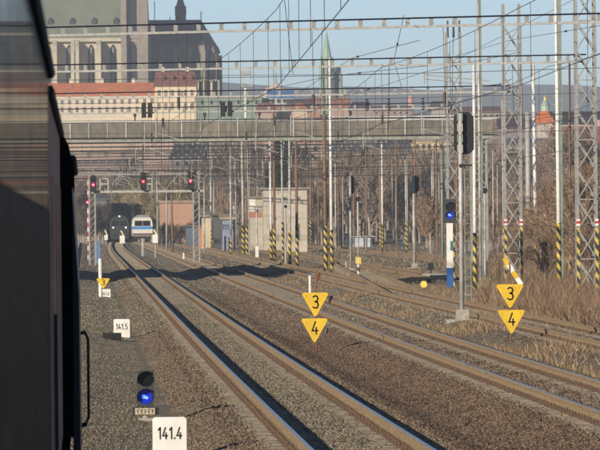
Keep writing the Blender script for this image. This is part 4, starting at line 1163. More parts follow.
# ------------------------------------------------------------------ distant trains
def far_loco():
    Y = 1000.0; x = 119.6; s = Y / F
    X = W(x, 240, Y)[0]; t = thing('dark_locomotive', 'distant dark locomotive showing three white headlamps', 'locomotive', (X, Y, zr(Y)))
    Md = mat('dark green locomotive paint', (0.007, 0.011, 0.011), 0.5, var=0.2)
    b = MB(); b.prism([(-1.45, 0.9), (1.45, 0.9), (1.48, 2.9), (1.05, 3.75), (0.4, 4.0), (-0.4, 4.0), (-1.05, 3.75), (-1.48, 2.9)], 0, 16); b.build('body', Md, t)
    b = MB(); b.box(-1.4, 1.4, -0.15, 0.0, 0.35, 0.95); b.tube([(-0.9, -0.4, 1.0), (-0.9, 0, 1.0)], 0.2, 10); b.tube([(0.9, -0.4, 1.0), (0.9, 0, 1.0)], 0.2, 10); b.build('buffer_beam', M_black, t)
    for sx in (-0.62, 0.62):
        b = MB(); b.box(sx - 0.5, sx + 0.5, -0.02, 0.0, 2.4, 3.1); b.build('windscreen', M_lens, t)
    for (dx, y) in ((0, 216.4), (-6.3 * s, 227.6), (6.3 * s, 227.6)):
        b = MB(); z = W(x, y, Y)[2] - zr(Y); b.tube([(dx, -0.10, z), (dx, 0.05, z)], 0.11, 14); b.build('headlamp', M_head, t)
    b = MB()
    for q in (2.5, 13):
        for sx in (-0.75, 0.75): b.tube([(sx - 0.07, q, 0.5), (sx + 0.07, q, 0.5)], 0.5, 14)
    b.build('wheels', M_black, t)['kind'] = 'stuff'
far_loco()
def railcar():
    Y = 975.0; x = 142.6; s = Y / F
    X = W(x, 240, Y)[0]; t = thing('passenger_train', 'distant white train with blue band under two windscreens', 'train', (X, Y, zr(Y)))
    Mw = mat('cream white train paint', (0.62, 0.60, 0.54), 0.45, var=0.1); Mb = mat('train blue band', (0.05, 0.23, 0.55), 0.4, var=0.1); Mg = mat('grey train roof', (0.22, 0.23, 0.24), 0.6)
    z = lambda y: W(x, y, Y)[2] - zr(Y)
    b = MB(); b.prism([(-1.48, 0.85), (1.48, 0.85), (1.52, 2.5), (1.40, 3.25), (1.15, 3.6), (-1.15, 3.6), (-1.40, 3.25), (-1.52, 2.5)], 0, 40); b.build('body', Mw, t)
    b = MB(); b.prism([(-1.15, 3.6), (1.15, 3.6), (0.7, 4.0), (-0.7, 4.0)], 0.1, 40); b.build('roof', Mg, t)
    b = MB(); b.box(-1.53, 1.53, -0.03, 39, 1.85, 2.28); b.build('blue_band', Mb, t)
    b = MB(); b.box(-1.50, 1.50, -0.03, -0.0, 0.9, 1.25); b.build('dark_skirt', mat('brown skirt', (0.12, 0.08, 0.07), 0.7), t)
    for sx in (-0.60, 0.60):
        b = MB(); b.box(sx - 0.54, sx + 0.54, -0.04, -0.005, 2.38, 3.10); w = b.build('windscreen', M_lens, t)
        f = MB(); f.box(sx - 0.58, sx + 0.58, -0.025, -0.002, 2.33, 3.15); f.build('frame', mat('windscreen frame', (0.2, 0.09, 0.07), 0.6), w)
    b = MB(); b.tube([(0.45, -0.06, 3.42), (0.45, 0.02, 3.42)], 0.14, 12); b.build('top_lamp', mat('unlit lamp', (0.8, 0.72, 0.45), 0.3), t)
    b = MB(); b.box(-1.3, 1.3, -0.3, 0, 0.35, 0.85); b.build('coupling_beam', M_black, t)
    for q in (3, 17, 23, 37):
        b = MB()
        for sx in (-0.75, 0.75): b.tube([(sx - 0.07, q, 0.46), (sx + 0.07, q, 0.46)], 0.46, 12)
        b.build('wheels', M_black, t)['kind'] = 'stuff'
railcar()

# ------------------------------------------------------------------ floodlight tower
Yl = 640.0; bp = base(248.0, Yl); s = Yl / F
t = thing('floodlight_tower', 'tall floodlight tower with square lamp crown against the sky', 'floodlight', bp)
z = lambda y: W(247, y, Yl)[2] - bp[2]
b = MB(); b.tube([(0, 0, -0.5), (-0.1, 0, z(86))], [0.22, 0.13], 10); b.build('shaft', M_white, t)
b = MB()
for yy in (86, 74.5):
    b.box(-5 * s, 5 * s, -0.5, 0.5, z(yy) - 0.05, z(yy) + 0.05)
for sx in (-4.8, 4.8):
    for dy in (-0.45, 0.45): b.box(sx * s - 0.04, sx * s + 0.04, dy - 0.04, dy + 0.04, z(86), z(74.5))
b.build('crown_frame', M_pole_dull, t)
for sx in (-5, -1.7, 1.7, 5):
    b = MB(); b.cbox((sx * s, -0.5, z(72.3)), (0.30, 0.3, 0.28)); b.build('lamp_head', M_pole_dull, t)

# ------------------------------------------------------------------ buildings
wall_c = {}
def house(name, label, xa, xb, yr, ye, yb, Y, wall, roof, depth=10.0, rtype='gable', rows=(), pitch=8.0, ww=3.0, dorm=0, wcol=(0.03, 0.035, 0.045), hip=0.0, cat='house', band=None, chim=0, band2=None):
    xm = (xa + xb) / 2
    X0, X1 = W(xa, (yr + yb) / 2, Y)[0], W(xb, (yr + yb) / 2, Y)[0]
    zr_, ze_, zb_ = W(xm, yr, Y)[2], W(xm, ye, Y)[2], W(xm, yb, Y)[2]
    cx = (X0 + X1) / 2; hw = (X1 - X0) / 2
    zb_ = min(zb_, zg(cx, Y) - 0.5)
    t = thing(name, label, cat, (cx, Y, zb_))
    mw = mat('wall ' + label, wall, 0.9, var=0.12, scale=0.5); mr = mat('roof ' + label, roof, 0.85, var=0.25, scale=0.8)
    b = MB(); b.box(-hw, hw, 0, depth, 0, ze_ - zb_); b.build('wall', mw, t)
    ov = 0.35
    if rtype == 'gable':
        b = MB(); h0, h1 = ze_ - zb_, zr_ - zb_
        hp_ = hip * hw
        vv = [(-hw - ov, -ov, h0), (hw + ov, -ov, h0), (hw + ov, depth + ov, h0), (-hw - ov, depth + ov, h0), (-hw - ov + hp_, depth / 2, h1), (hw + ov - hp_, depth / 2, h1)]
        vv += [(v[0], v[1], v[2] + 0.25) for v in vv]
        b.add(vv, [(0, 1, 5, 4), (1, 2, 5), (2, 3, 4, 5), (3, 0, 4), (6, 7, 11, 10), (7, 8, 11), (8, 9, 10, 11), (9, 6, 10), (0, 1, 7, 6), (1, 2, 8, 7), (2, 3, 9, 8), (3, 0, 6, 9)])
        ro = b.build('roof', mr, t)
    elif rtype == 'front':
        b = MB(); h0, h1 = ze_ - zb_, zr_ - zb_
        b.prism([(-hw, h0 + 0.002), (hw, h0 + 0.002), (0, h1 - 0.15)], 0.0, depth); b.build('gable_wall', mw, t)
        b = MB(); b.prism([(-hw - ov, h0 - 0.1), (0, h1), (hw + ov, h0 - 0.1), (hw + ov, h0 + 0.15), (0, h1 + 0.3), (-hw - ov, h0 + 0.15)], -ov, depth + ov); ro = b.build('roof', mr, t)
    else:
        b = MB(); b.box(-hw - ov, hw + ov, -ov, depth + ov, ze_ - zb_, zr_ - zb_); ro = b.build('roof', mr, t)
    s = Y / F
    mwin = mat('pane %.2f %.2f' % (wcol[0], wcol[2]), wcol, 0.15, var=0.2)
    mfr = mat('window frame white', (0.42, 0.38, 0.33), 0.6)
    for (y0, y1) in rows:
        x = xa + pitch * 0.6
        while x < xb - pitch * 0.3:
            zc0, zc1 = W(xm, y1, Y)[2] - zb_, W(xm, y0, Y)[2] - zb_
            Xc = W(x, (y0 + y1) / 2, Y)[0] - cx
            f = MB(); f.box(Xc - ww * s * 0.62, Xc + ww * s * 0.62, -0.06, 0.02, zc0 - 0.1, zc1 + 0.1); w = f.build('window', mfr, t)
            p = MB(); p.box(Xc - ww * s * 0.5, Xc + ww * s * 0.5, -0.075, -0.05, zc0, zc1); p.build('pane', mwin, w)
            x += pitch
    for bi, bn in enumerate((band, band2)):
        if bn: b = MB(); b.box(-hw - 0.03, hw + 0.03 - bi * 0.8, -0.05, depth, W(xm, bn[1], Y)[2] - zb_, W(xm, bn[0], Y)[2] - zb_); b.build('wall_band', mat('band%d ' % bi + label, bn[2], 0.8, var=0.15), t)
    for k in range(dorm):
        Xc = -hw + 2 * hw * (k + 0.75) / (dorm + 0.4); h0 = (ze_ + (zr_ - ze_) * 0.45) - zb_
        b = MB(); b.prism([(Xc - 0.6, h0), (Xc + 0.6, h0), (Xc + 0.6, h0 + 0.8), (Xc, h0 + 1.4), (Xc - 0.6, h0 + 0.8)], depth * 0.12, depth * 0.45); d = b.build('dormer', mr, ro)
    for k in range(chim):
        Xc = -hw * 0.6 + 1.2 * hw * k / max(1, chim - 1) if chim > 1 else hw * 0.3
        b = MB(); b.box(Xc - 0.4, Xc + 0.4, depth * 0.5, depth * 0.5 + 0.8, zr_ - zb_ - 0.6, zr_ - zb_ + 1.3); b.build('chimney', mw, ro)
    return t
CREAM = (0.60, 0.52, 0.40); ORANGE = (0.50, 0.155, 0.06); REDBR = (0.20, 0.075, 0.055); SLATE = (0.05, 0.06, 0.085)
house('long_house', 'long cream house with bright orange roof below the cathedral', 50, 154.5, 83.5, 96, 128, 1600, CREAM, ORANGE, rows=((99, 104), (107, 112)), pitch=7.5, ww=2.6, wcol=(0.16, 0.15, 0.14), chim=3)
house('town_house', 'cream house with dark red dormer roof beside the orange roof', 155, 196, 72, 86.5, 128, 1590, (0.66, 0.56, 0.38), REDBR, rows=((90, 95.5), (103, 109.5)), pitch=6.6, ww=2.8, dorm=4, wcol=(0.22, 0.16, 0.13), hip=0.12, chim=2)
house('green_house', 'green fronted house with small dark windows', 197, 262, 95.5, 97.5, 128, 1560, (0.19, 0.255, 0.205), (0.26, 0.26, 0.24), rtype='flat', rows=((100, 104.5),), pitch=9.0, ww=2.6)
house('grey_house', 'pale grey house right of the green fronted one', 262, 270, 98, 101, 128, 1570, (0.42, 0.40, 0.34), (0.3, 0.3, 0.28), rtype='flat', rows=((103, 107),), pitch=5, ww=2)
house('blue_roof_hall', 'hall with bright blue roof in the town', 269, 294, 91, 98, 125, 1650, (0.45, 0.46, 0.45), (0.045, 0.17, 0.42), rows=((99, 103),), pitch=6)
house('small_house', 'small house with pinkish red roof above the walkway bridge', 257, 276, 103.5, 112.5, 128, 1420, (0.35, 0.28, 0.23), (0.26, 0.11, 0.095), hip=0.35)
house('ochre_house', 'ochre low house left of the brown roof', 276, 291, 105, 109, 128, 1430, (0.48, 0.36, 0.22), (0.36, 0.22, 0.14))
house('brown_roof_house', 'house with dark brown roof right of the pinkish roof', 289, 311, 99.5, 111.5, 128, 1450, (0.33, 0.22, 0.17), (0.085, 0.06, 0.065))
house('orange_gable_house', 'low house with orange pointed roof in front of the brown roof', 293, 307, 104, 111, 130, 1400, (0.5, 0.4, 0.3), (0.46, 0.16, 0.08), hip=0.8, depth=6)
house('brick_house', 'brick red house left of the green spire foot', 309, 320, 98, 108.5, 128, 1500, (0.33, 0.18, 0.13), (0.33, 0.15, 0.10), rows=((103, 106),), pitch=5, ww=1.6)
house('orange_house', 'orange roofed house right of the green spire foot', 331, 349.5, 98.5, 107.5, 128, 1520, (0.38, 0.28, 0.22), (0.36, 0.16, 0.10), chim=1)
house('dark_house', 'dark pointed roof house right of the orange roofs', 351, 373, 102, 110, 128, 1450, (0.28, 0.22, 0.20), (0.07, 0.06, 0.075), hip=0.4)
house('low_house', 'low brownish houses row under the hazy hill', 373, 412, 106.5, 110.5, 128, 1480, (0.28, 0.23, 0.20), (0.13, 0.085, 0.08), rows=((111.5, 114),), pitch=6, ww=2)
house('far_house', 'house with grey gable near the ladder signal', 432, 452, 101.5, 109.5, 128, 1500, (0.34, 0.31, 0.29), (0.10, 0.085, 0.09), hip=0.3)
house('plain_house', 'plain brown roof house behind the two close masts', 452, 500, 107, 112, 130, 1400, (0.28, 0.24, 0.22), (0.15, 0.085, 0.075), rows=((114, 117),), pitch=6, ww=2)
house('pink_house', 'long pink fronted house under the left of the walkway bridge', 62, 174, 136, 143, 190, 1150, (0.43, 0.31, 0.26), (0.42, 0.13, 0.07), rows=((152, 157),), pitch=17, ww=5, wcol=(0.20, 0.17, 0.14), band=(147, 149.5, (0.45, 0.36, 0.24)))
house('low_grey_house', 'low greyish house in front of the pink one', 62, 140, 161, 165, 200, 1120, (0.33, 0.26, 0.22), (0.28, 0.20, 0.17), rows=((168, 172),), pitch=13, ww=3.4, wcol=(0.12, 0.11, 0.10))
house('slate_house', 'house with blue slate roof right of the pink front', 172, 213, 145, 158, 200, 1110, (0.26, 0.24, 0.24), SLATE, rows=((161, 166),), pitch=9, ww=3.5, hip=0.25, chim=1)
house('rose_house', 'rose walled house behind the striped poles', 247, 275, 136, 140, 200, 1130, (0.48, 0.27, 0.18), (0.4, 0.16, 0.1), rows=((144, 149),), pitch=8, ww=3)
house('brown_wall_house', 'pinkish brown walled house behind the rusty mast', 283, 327, 138, 142, 200, 1140, (0.38, 0.24, 0.19), (0.2, 0.1, 0.08), rows=((146, 151), (156, 160)), pitch=9, ww=3.5)
house('navy_roof_house', 'house with dark blue roof among the bare trees', 376, 413, 139, 157, 200, 1120, (0.22, 0.22, 0.24), (0.045, 0.055, 0.085), hip=0.3)
house('cream_block', 'cream block glimpsed through the trees left of ladder signal', 414, 450, 137, 141, 200, 1180, (0.60, 0.50, 0.30), (0.3, 0.24, 0.2), rows=((144, 149), (152, 156)), pitch=6, ww=2.6)
house('teal_house', 'blue grey house behind the bright white mast', 334, 362, 146, 158, 200, 1120, (0.30, 0.31, 0.32), (0.085, 0.11, 0.14), hip=0.2)
house('orange_wall_house', 'orange brick house behind the white and blue train', 160, 193, 200.5, 203, 245, 1045, (0.42, 0.255, 0.175), (0.30, 0.23, 0.17), rtype='flat', depth=6)
house('dark_shed', 'tall dark shed left of the dark locomotive', 107, 134, 203, 205, 240, 1066, (0.018, 0.022, 0.028), (0.04, 0.045, 0.05), rtype='flat', depth=8, cat='shed')
house('blue_grey_shed', 'blue grey shed wall left of the dark shed', 95, 107, 196, 200, 240, 1060, (0.15, 0.155, 0.16), (0.10, 0.10, 0.10), rtype='gable', depth=6, cat='shed')
# right hand side of the town
house('long_roof_house', 'long house with dark roof at the right edge', 551, 610, 112, 124, 150, 1150, (0.42, 0.36, 0.28), (0.035, 0.035, 0.05), rows=(), chim=2, hip=0.08)
house('red_roof_house', 'house with long dull red roof behind the right lattice tower', 556, 625, 127, 147, 175, 1080, (0.40, 0.32, 0.28), (0.26, 0.09, 0.085), chim=1)
house('blue_wall_house', 'blue grey house behind the leaning white mast', 508, 578, 139, 145, 190, 1070, (0.28, 0.33, 0.42), (0.16, 0.14, 0.17), rows=((149, 154),), pitch=10, ww=4)
house('orange_tent_house', 'small house with steep bright orange roof right of leaning mast', 538, 553, 112, 123, 150, 1110, (0.45, 0.40, 0.36), (0.62, 0.17, 0.05), hip=0.75, depth=5)
house('dark_row', 'dark roofed row left of the leaning white mast', 498, 540, 119, 128, 160, 1150, (0.20, 0.16, 0.16), (0.075, 0.05, 0.06), chim=2)
# house and huts in the yard
t = house('relay_house', 'flat roofed grey concrete house beside the sidings', 263.5, 307, 187.5, 189.5, 247, 690, (0.47, 0.43, 0.35), (0.26, 0.25, 0.22), rtype='flat', depth=7, rows=((224, 240), (197, 200.5)), pitch=13, ww=4.0, wcol=(0.16, 0.145, 0.12))
house('white_annex', 'white walled annex with brick red band left of the grey house', 246.5, 263, 196, 198.5, 247, 694, (0.40, 0.37, 0.31), (0.20, 0.17, 0.14), rtype='flat', depth=5, band=(211.8, 217.5, (0.33, 0.15, 0.10)), band2=(198.8, 211.6, (0.66, 0.64, 0.60)))
house('blue_hut', 'small hut with pale blue wall and low roof', 222.5, 232, 216, 219.5, 243, 735, (0.24, 0.29, 0.40), (0.36, 0.29, 0.20), rtype='gable', depth=4, cat='hut')
house('cream_hut', 'narrow cream hut left of the blue hut', 202, 210.5, 213, 217, 243, 745, (0.52, 0.45, 0.32), (0.26, 0.22, 0.17), rtype='gable', depth=3, cat='hut')
house('orange_crate', 'low orange container beside the cream hut', 198.5, 202.5, 226, 227, 239, 750, (0.62, 0.20, 0.06), (0.4, 0.15, 0.06), rtype='flat', depth=3, cat='container')
house('dark_cabinet', 'dark cabinet right of the cream hut', 213.5, 221, 214, 216, 243, 742, (0.09, 0.09, 0.085), (0.08, 0.08, 0.08), rtype='flat', depth=2, cat='cabinet')
house('pale_container', 'pale blue low container behind the oval backed signal', 347, 372, 236, 237, 250, 800, (0.48, 0.53, 0.58), (0.42, 0.45, 0.48), rtype='flat', depth=3, cat='container')
house('steel_bin', 'dark blue bin between the far striped masts', 396, 403, 239, 240, 251, 790, (0.035, 0.06, 0.085), (0.05, 0.07, 0.09), rtype='flat', depth=2, cat='bin')
house('signal_cabin', 'grey cabin under the signal bridge right leg', 186, 200, 225, 227, 246, 820, (0.10, 0.13, 0.17), (0.08, 0.09, 0.1), rtype='flat', depth=4, cat='hut')

# brick factory chimney
p = W(411, 112, 1500); t = thing('factory_chimney', 'short pinkish chimney above the low houses row', 'chimney', p)
b = MB(); b.tube([(0, 0, -8), (0, 0, (112 - 97) * 1500 / F)], [0.75, 0.6], 12); b.build('stack', mat('pinkish brick', (0.52, 0.27, 0.22), 0.9), t)
b = MB(); b.tube([(0, 0, (112 - 97.2) * 1500 / F), (0, 0, (112 - 96.3) * 1500 / F)], 0.7, 12); b.build('rim', MATS['window frame white'], t)

# ------------------------------------------------------------------ cathedral on its hill
def arch(mb, cx, z0, z1, w, y, d=0.25, mi=0):
    h = w * 0.9; pts = [(cx - w / 2, z0), (cx + w / 2, z0), (cx + w / 2, z1 - h), (cx + w * 0.30, z1 - h * 0.42), (cx, z1), (cx - w * 0.30, z1 - h * 0.42), (cx - w / 2, z1 - h)]
    mb.prism(pts, y - d, y, mi)
YC = 1800.0; s = YC / F
def cx_(x, y=60): return W(x, y, YC)[0]
def cz_(y, x=120): return W(x, y, YC)[2]
orig = (cx_(85), YC, cz_(120))
cath = thing('cathedral', 'great gothic cathedral on the hill at the upper left', 'cathedral', orig)
def locc(m_, name, mt, par=None, sm=False):
    m_.v = [(p[0] - orig[0], p[1] - orig[1], p[2] - orig[2]) for p in m_.v]; return m_.build(name, mt, par or cath, sm)
M_sand = mat('pale cathedral stone', (0.47, 0.425, 0.325), 0.9, var=0.14, scale=0.35)
M_tower = mat('brown tower stone', (0.25, 0.22, 0.19), 0.9, var=0.2, scale=0.4)
M_choir = mat('shaded choir stone', (0.22, 0.20, 0.18), 0.9, var=0.3, scale=0.5)  # the tower's shade on the choir is put into this darker stone colour
M_groof = mat('verdigris grey roof', (0.15, 0.17, 0.125), 0.7, var=0.15, scale=0.2)
M_slate = mat('blue slate roof', (0.02, 0.026, 0.042), 0.6, var=0.2, scale=0.3)
M_cglass = mat('cathedral glass', (0.012, 0.018, 0.03), 0.3, var=0.3, scale=1)
xl, xr = cx_(-30), cx_(123)
zbase, zeave, zridge = cz_(130), cz_(36.5), cz_(-45)
b = MB(); b.box(xl, xr, YC, YC + 24, zbase, zeave); locc(b, 'nave_wall', M_sand)
b = MB(); ov = 0.8
b.prismx([(YC - ov - 1.5, zeave - 0.3), (YC - ov - 1.5, zeave + 0.3), (YC + 12, zridge), (YC + 24 + ov, zeave)], xl, xr); nroof = locc(b, 'nave_roof', M_groof)
b = MB(); b.box(xl, xr, YC - 2.0, YC - 0.02, zeave - 1.4, zeave - 0.31); locc(b, 'cornice', M_sand)
for k in range(-3, 3):
    xw = 91.3 + 21.9 * k - 22
    if cx_(xw + 4) > xr: continue
    b = MB(); arch(b, cx_(xw), zbase, cz_(44), 6.6 * s, YC, 0.12); locc(b, 'lancet_window', M_cglass)
    b = MB(); arch(b, cx_(xw), zbase, cz_(42.6), 8.6 * s, YC + 0.02, 0.06); locc(b, 'window_surround', M_sand)
    b = MB(); b.box(cx_(xw) - 0.10, cx_(xw) + 0.10, YC - 0.2, YC - 0.11, zbase, cz_(47)); locc(b, 'mullion', M_sand)
    xbt = xw + 7.4                                   # stepped buttress right of each window
    if cx_(xbt + 3) > xr: xbt = xw - 40
    b = MB(); b.prismx([(YC - 6.6, zbase), (YC - 6.6, cz_(52)), (YC - 4.8, cz_(46)), (YC - 2.0, cz_(40)), (YC, cz_(39)), (YC, zbase)], cx_(xbt - 2.3), cx_(xbt + 2.3)); locc(b, 'buttress', M_sand)
    b = MB(); xd = cx_(xw + 3.0); zd0 = cz_(23.8)
    yd = YC - 1.5 + (zd0 - zeave) / (zridge - zeave) * 13.5
    b.prism([(xd - 0.7, zd0), (xd + 0.7, zd0), (xd + 0.7, zd0 + 0.9), (xd, zd0 + 1.9), (xd - 0.7, zd0 + 0.9)], yd - 1.2, yd + 1.0); locc(b, 'dormer', M_slate, nroof)
# tower
tx0, tx1 = cx_(123.5), cx_(147.5); yt0 = YC - 5
zT = cz_(-150)
b = MB(); b.box(tx0, tx1, yt0, YC + 9, zbase, zT); tow = locc(b, 'tower', M_tower)
for (xa, xb) in ((121, 126.5), (139, 147.8)):
    b = MB(); b.prismx([(yt0 - 2.2, zbase), (yt0 - 2.2, cz_(38)), (yt0 - 1.4, cz_(33)), (yt0 - 1.4, cz_(-60)), (yt0, cz_(-70)), (yt0, zbase)], cx_(xa), cx_(xb)); locc(b, 'tower_buttress', M_tower)
b = MB(); b.prism([(tx1, zbase), (cx_(152), zbase), (cx_(150.5), cz_(40)), (cx_(149.6), cz_(38)), (cx_(148.4), cz_(2)), (tx1, cz_(0))], yt0 - 0.5, yt0 + 4); locc(b, 'tower_buttress', M_tower)
for (y0, y1) in ((80, 42), (32, -12)):
    b = MB(); arch(b, cx_(132.7), cz_(y0), cz_(y1), 8.0 * s, yt0, 0.12); locc(b, 'tower_window', M_cglass)
b = MB(); b.box(tx0 - 0.2, tx1 + 0.2, yt0 - 0.35, YC + 9.2, cz_(39.5), cz_(37)); locc(b, 'tower_cornice', M_tower)
b = MB()
for q in range(5): arch(b, cx_(128.5 + q * 2.3), cz_(41.8), cz_(39.9), 1.6 * s, yt0, 0.3)
locc(b, 'tower_frieze', M_sand)['kind'] = 'stuff'
# choir, set back beyond the tower
yq = YC + 15
xc0, xc1 = cx_(147), cx_(205)
b = MB(); b.box(xc0, xc1, yq, yq + 20, zbase, cz_(42.5)); locc(b, 'choir_wall', M_choir)
apx = [(xc1, yq), (cx_(214), yq + 4), (cx_(220.5), yq + 10), (cx_(214), yq + 16), (xc1, yq + 20)]
b = MB(); n = len(apx); vv = [(p[0], p[1], zbase) for p in apx] + [(p[0], p[1], cz_(45)) for p in apx]
b.add(vv, [(i, i + 1, i + 1 + n, i + n) for i in range(n - 1)] + [tuple(range(n, 2 * n))]); locc(b, 'apse_wall', M_choir)
b = MB(); zq0, zq1 = cz_(43.5), cz_(17.5); rx = cx_(203)
vv = [(xc0, yq - 0.8, zq0), (xc1, yq - 0.8, zq0), (cx_(215.5), yq + 4, zq0 - 1), (cx_(222), yq + 10, zq0 - 1.5), (cx_(215.5), yq + 16, zq0), (xc1, yq + 20.8, zq0), (xc0, yq + 20.8, zq0), (xc0, yq + 10, zq1), (rx, yq + 10, zq1)]
b.add(vv, [(0, 1, 8, 7), (1, 2, 8), (2, 3, 8), (3, 4, 8), (4, 5, 8), (5, 6, 7, 8), (6, 0, 7)]); croof = locc(b, 'choir_roof', M_slate)
b = MB(); b.tube([(cx_(156), yq + 10, zq1), (cx_(156), yq + 10, cz_(-2))], 0.12, 6); b.tube([(cx_(203), yq + 10, zq1), (cx_(203), yq + 10, cz_(9))], 0.14, 6); b.tube([(cx_(171.5), yq + 10, zq1), (cx_(171.5), yq + 10, cz_(14.5))], 0.12, 6); locc(b, 'roof_finials', M_slate, croof)['kind'] = 'stuff'
xf = cx_(182.3)
b = MB(); b.tube([(xf, yq + 10, zq1 - 2), (xf, yq + 10, cz_(12)), (xf, yq + 10, cz_(10)), (xf, yq + 10, cz_(4)), (xf, yq + 10, cz_(-3)), (xf, yq + 10, cz_(-24))], [1.5, 1.5, 1.15, 1.3, 0.75, 0.05], 8); fl = locc(b, 'fleche', M_slate)
b = MB()
for q in range(6):
    a = q * math.pi / 3 + 0.3; b.box(xf + 1.5 * math.cos(a) - 0.16, xf + 1.5 * math.cos(a) + 0.16, yq + 10 + 1.5 * math.sin(a) - 0.16, yq + 10 + 1.5 * math.sin(a) + 0.16, cz_(13), cz_(3.5))
locc(b, 'fleche_posts', M_slate, fl)['kind'] = 'stuff'
for (xw, w, yt) in ((154.5, 6, 47), (168.5, 6.4, 47), (184, 6.4, 46.5), (197, 8.5, 46)):
    b = MB(); arch(b, cx_(xw), zbase, cz_(yt), w * s, yq, 0.12); locc(b, 'choir_window', M_cglass)
for xw in (161, 176, 190.6, 204.5):
    b = MB(); b.prismx([(yq - 3.2, zbase), (yq - 3.2, cz_(58)), (yq - 1.8, cz_(50)), (yq - 0.01, cz_(44.5)), (yq - 0.01, zbase)], cx_(xw - 1.3), cx_(xw + 1.3)); locc(b, 'choir_buttress', M_tower)
    b = MB(); X = cx_(xw); b.box(X - 0.45, X + 0.45, yq - 3.1, yq - 2.2, cz_(58), cz_(50)); b.tube([(X, yq - 2.65, cz_(50.02)), (X, yq - 2.65, cz_(43))], [0.55, 0.05], 6); locc(b, 'buttress_pinnacle', M_tower)
for (xw, yy) in ((214.3, yq + 3), (220.5, yq + 9.5)):
    b = MB(); X = cx_(xw); b.box(X - 0.9, X + 0.9, yy - 1.6, yy + 1.4, zbase, cz_(54)); b.tube([(X, yy, cz_(52)), (X, yy, cz_(45 if xw < 218 else 47))], [0.7, 0.08], 6); locc(b, 'pinnacle', M_tower)
b = MB(); rr_ = random.Random(4)
for q in range(30):
    X = cx_(rr_.uniform(196, 219)); b.box(X - 0.22, X + 0.22, yq - 5.2, yq - 4.8, zbase, cz_(rr_.uniform(79.5, 81.5)))
b.box(cx_(195.5), cx_(219.5), yq - 5.15, yq - 4.85, zbase, cz_(83)); locc(b, 'parapet', M_sand)['kind'] = 'stuff'

# churches of the old town
def church(label, x, Y, parts, name='church_tower'):
    p = W(x, 112, Y); t = thing(name, label, 'church', p)
    s_ = Y / F
    for (nm, w0, w1, ya, yb_, mt, n_) in parts:
        b = MB(); b.tube([(0, 0, (112 - ya) * s_), (0, 0, (112 - yb_) * s_)], [w0 * s_, w1 * s_], n_); b.build(nm, mt, t)
    return t
M_cop = mat('green copper', (0.25, 0.37, 0.28), 0.7, var=0.2, scale=0.4); M_cstone = mat('greenish grey tower stone', (0.22, 0.27, 0.25), 0.9, var=0.25, scale=0.3)
Ysp = 2150
t = church('church with tall pale green copper spire in mid town', 327.3, Ysp, [('spire', 4.8, 0.3, 57.5, 31, M_cop, 8), ('lantern', 5.0, 5.0, 66, 57.4, M_cop, 8), ('tower', 8.0, 7.2, 114, 66, M_cstone, 4), ('gallery', 8.8, 8.8, 78, 76, M_cop, 8), ('spire_skirt', 7.4, 5.4, 60, 56.8, M_cop, 8)])
s_ = Ysp / F
b = MB(); b.box(-2 * s_, 15 * s_, 4, 16, -10, (112 - 80) * s_); b.build('nave', M_cstone, t)
b = MB(); b.prismx([(3.4, 0), (16.6, 0), (10, 5.0)], -2 * s_, 15 * s_); o = b.build('nave_roof', mat('teal roof', (0.13, 0.19, 0.19), 0.7, var=0.2), t); o.location = (0, 0, (112 - 80.02) * s_)
b = MB(); b.tube([(-6 * s_, -2, -2), (-6 * s_, -2, (112 - 68) * s_), (-6 * s_, -2, (112 - 55) * s_)], [2.0 * s_, 2.0 * s_, 0.2 * s_], 8); b.build('stair_turret', M_cop, t)
b = MB(); b.tube([(14 * s_, 2, 0), (14 * s_, 2, (112 - 76) * s_), (14 * s_, 2, (112 - 71) * s_)], [1.8 * s_, 1.8 * s_, 0.4 * s_], 8); b.build('side_turret', M_cstone, t)
church('thin green needle spire over a broad beige dome', 276.0, 2050, [('needle', 1.5, 0.15, 84, 70, M_cop, 8), ('dome', 15, 1.6, 91, 83.5, mat('beige dome roof', (0.62, 0.50, 0.40), 0.8, var=0.2, scale=0.3), 14), ('drum', 14.5, 14.5, 116, 91, mat('dome wall', (0.5, 0.44, 0.37), 0.9), 14)])
church('small church with green dome and yellow lantern at the right', 545.8, 1350, [('needle', 0.4, 0.1, 97, 89, M_cop, 6), ('lantern', 1.6, 1.2, 100.5, 96.5, mat('yellow lantern', (0.68, 0.55, 0.12), 0.7), 8), ('dome', 5.0, 1.6, 105.5, 100.2, M_cop, 10), ('drum', 4.2, 4.2, 122, 105.5, mat('pale green drum', (0.40, 0.50, 0.40), 0.8), 8)])

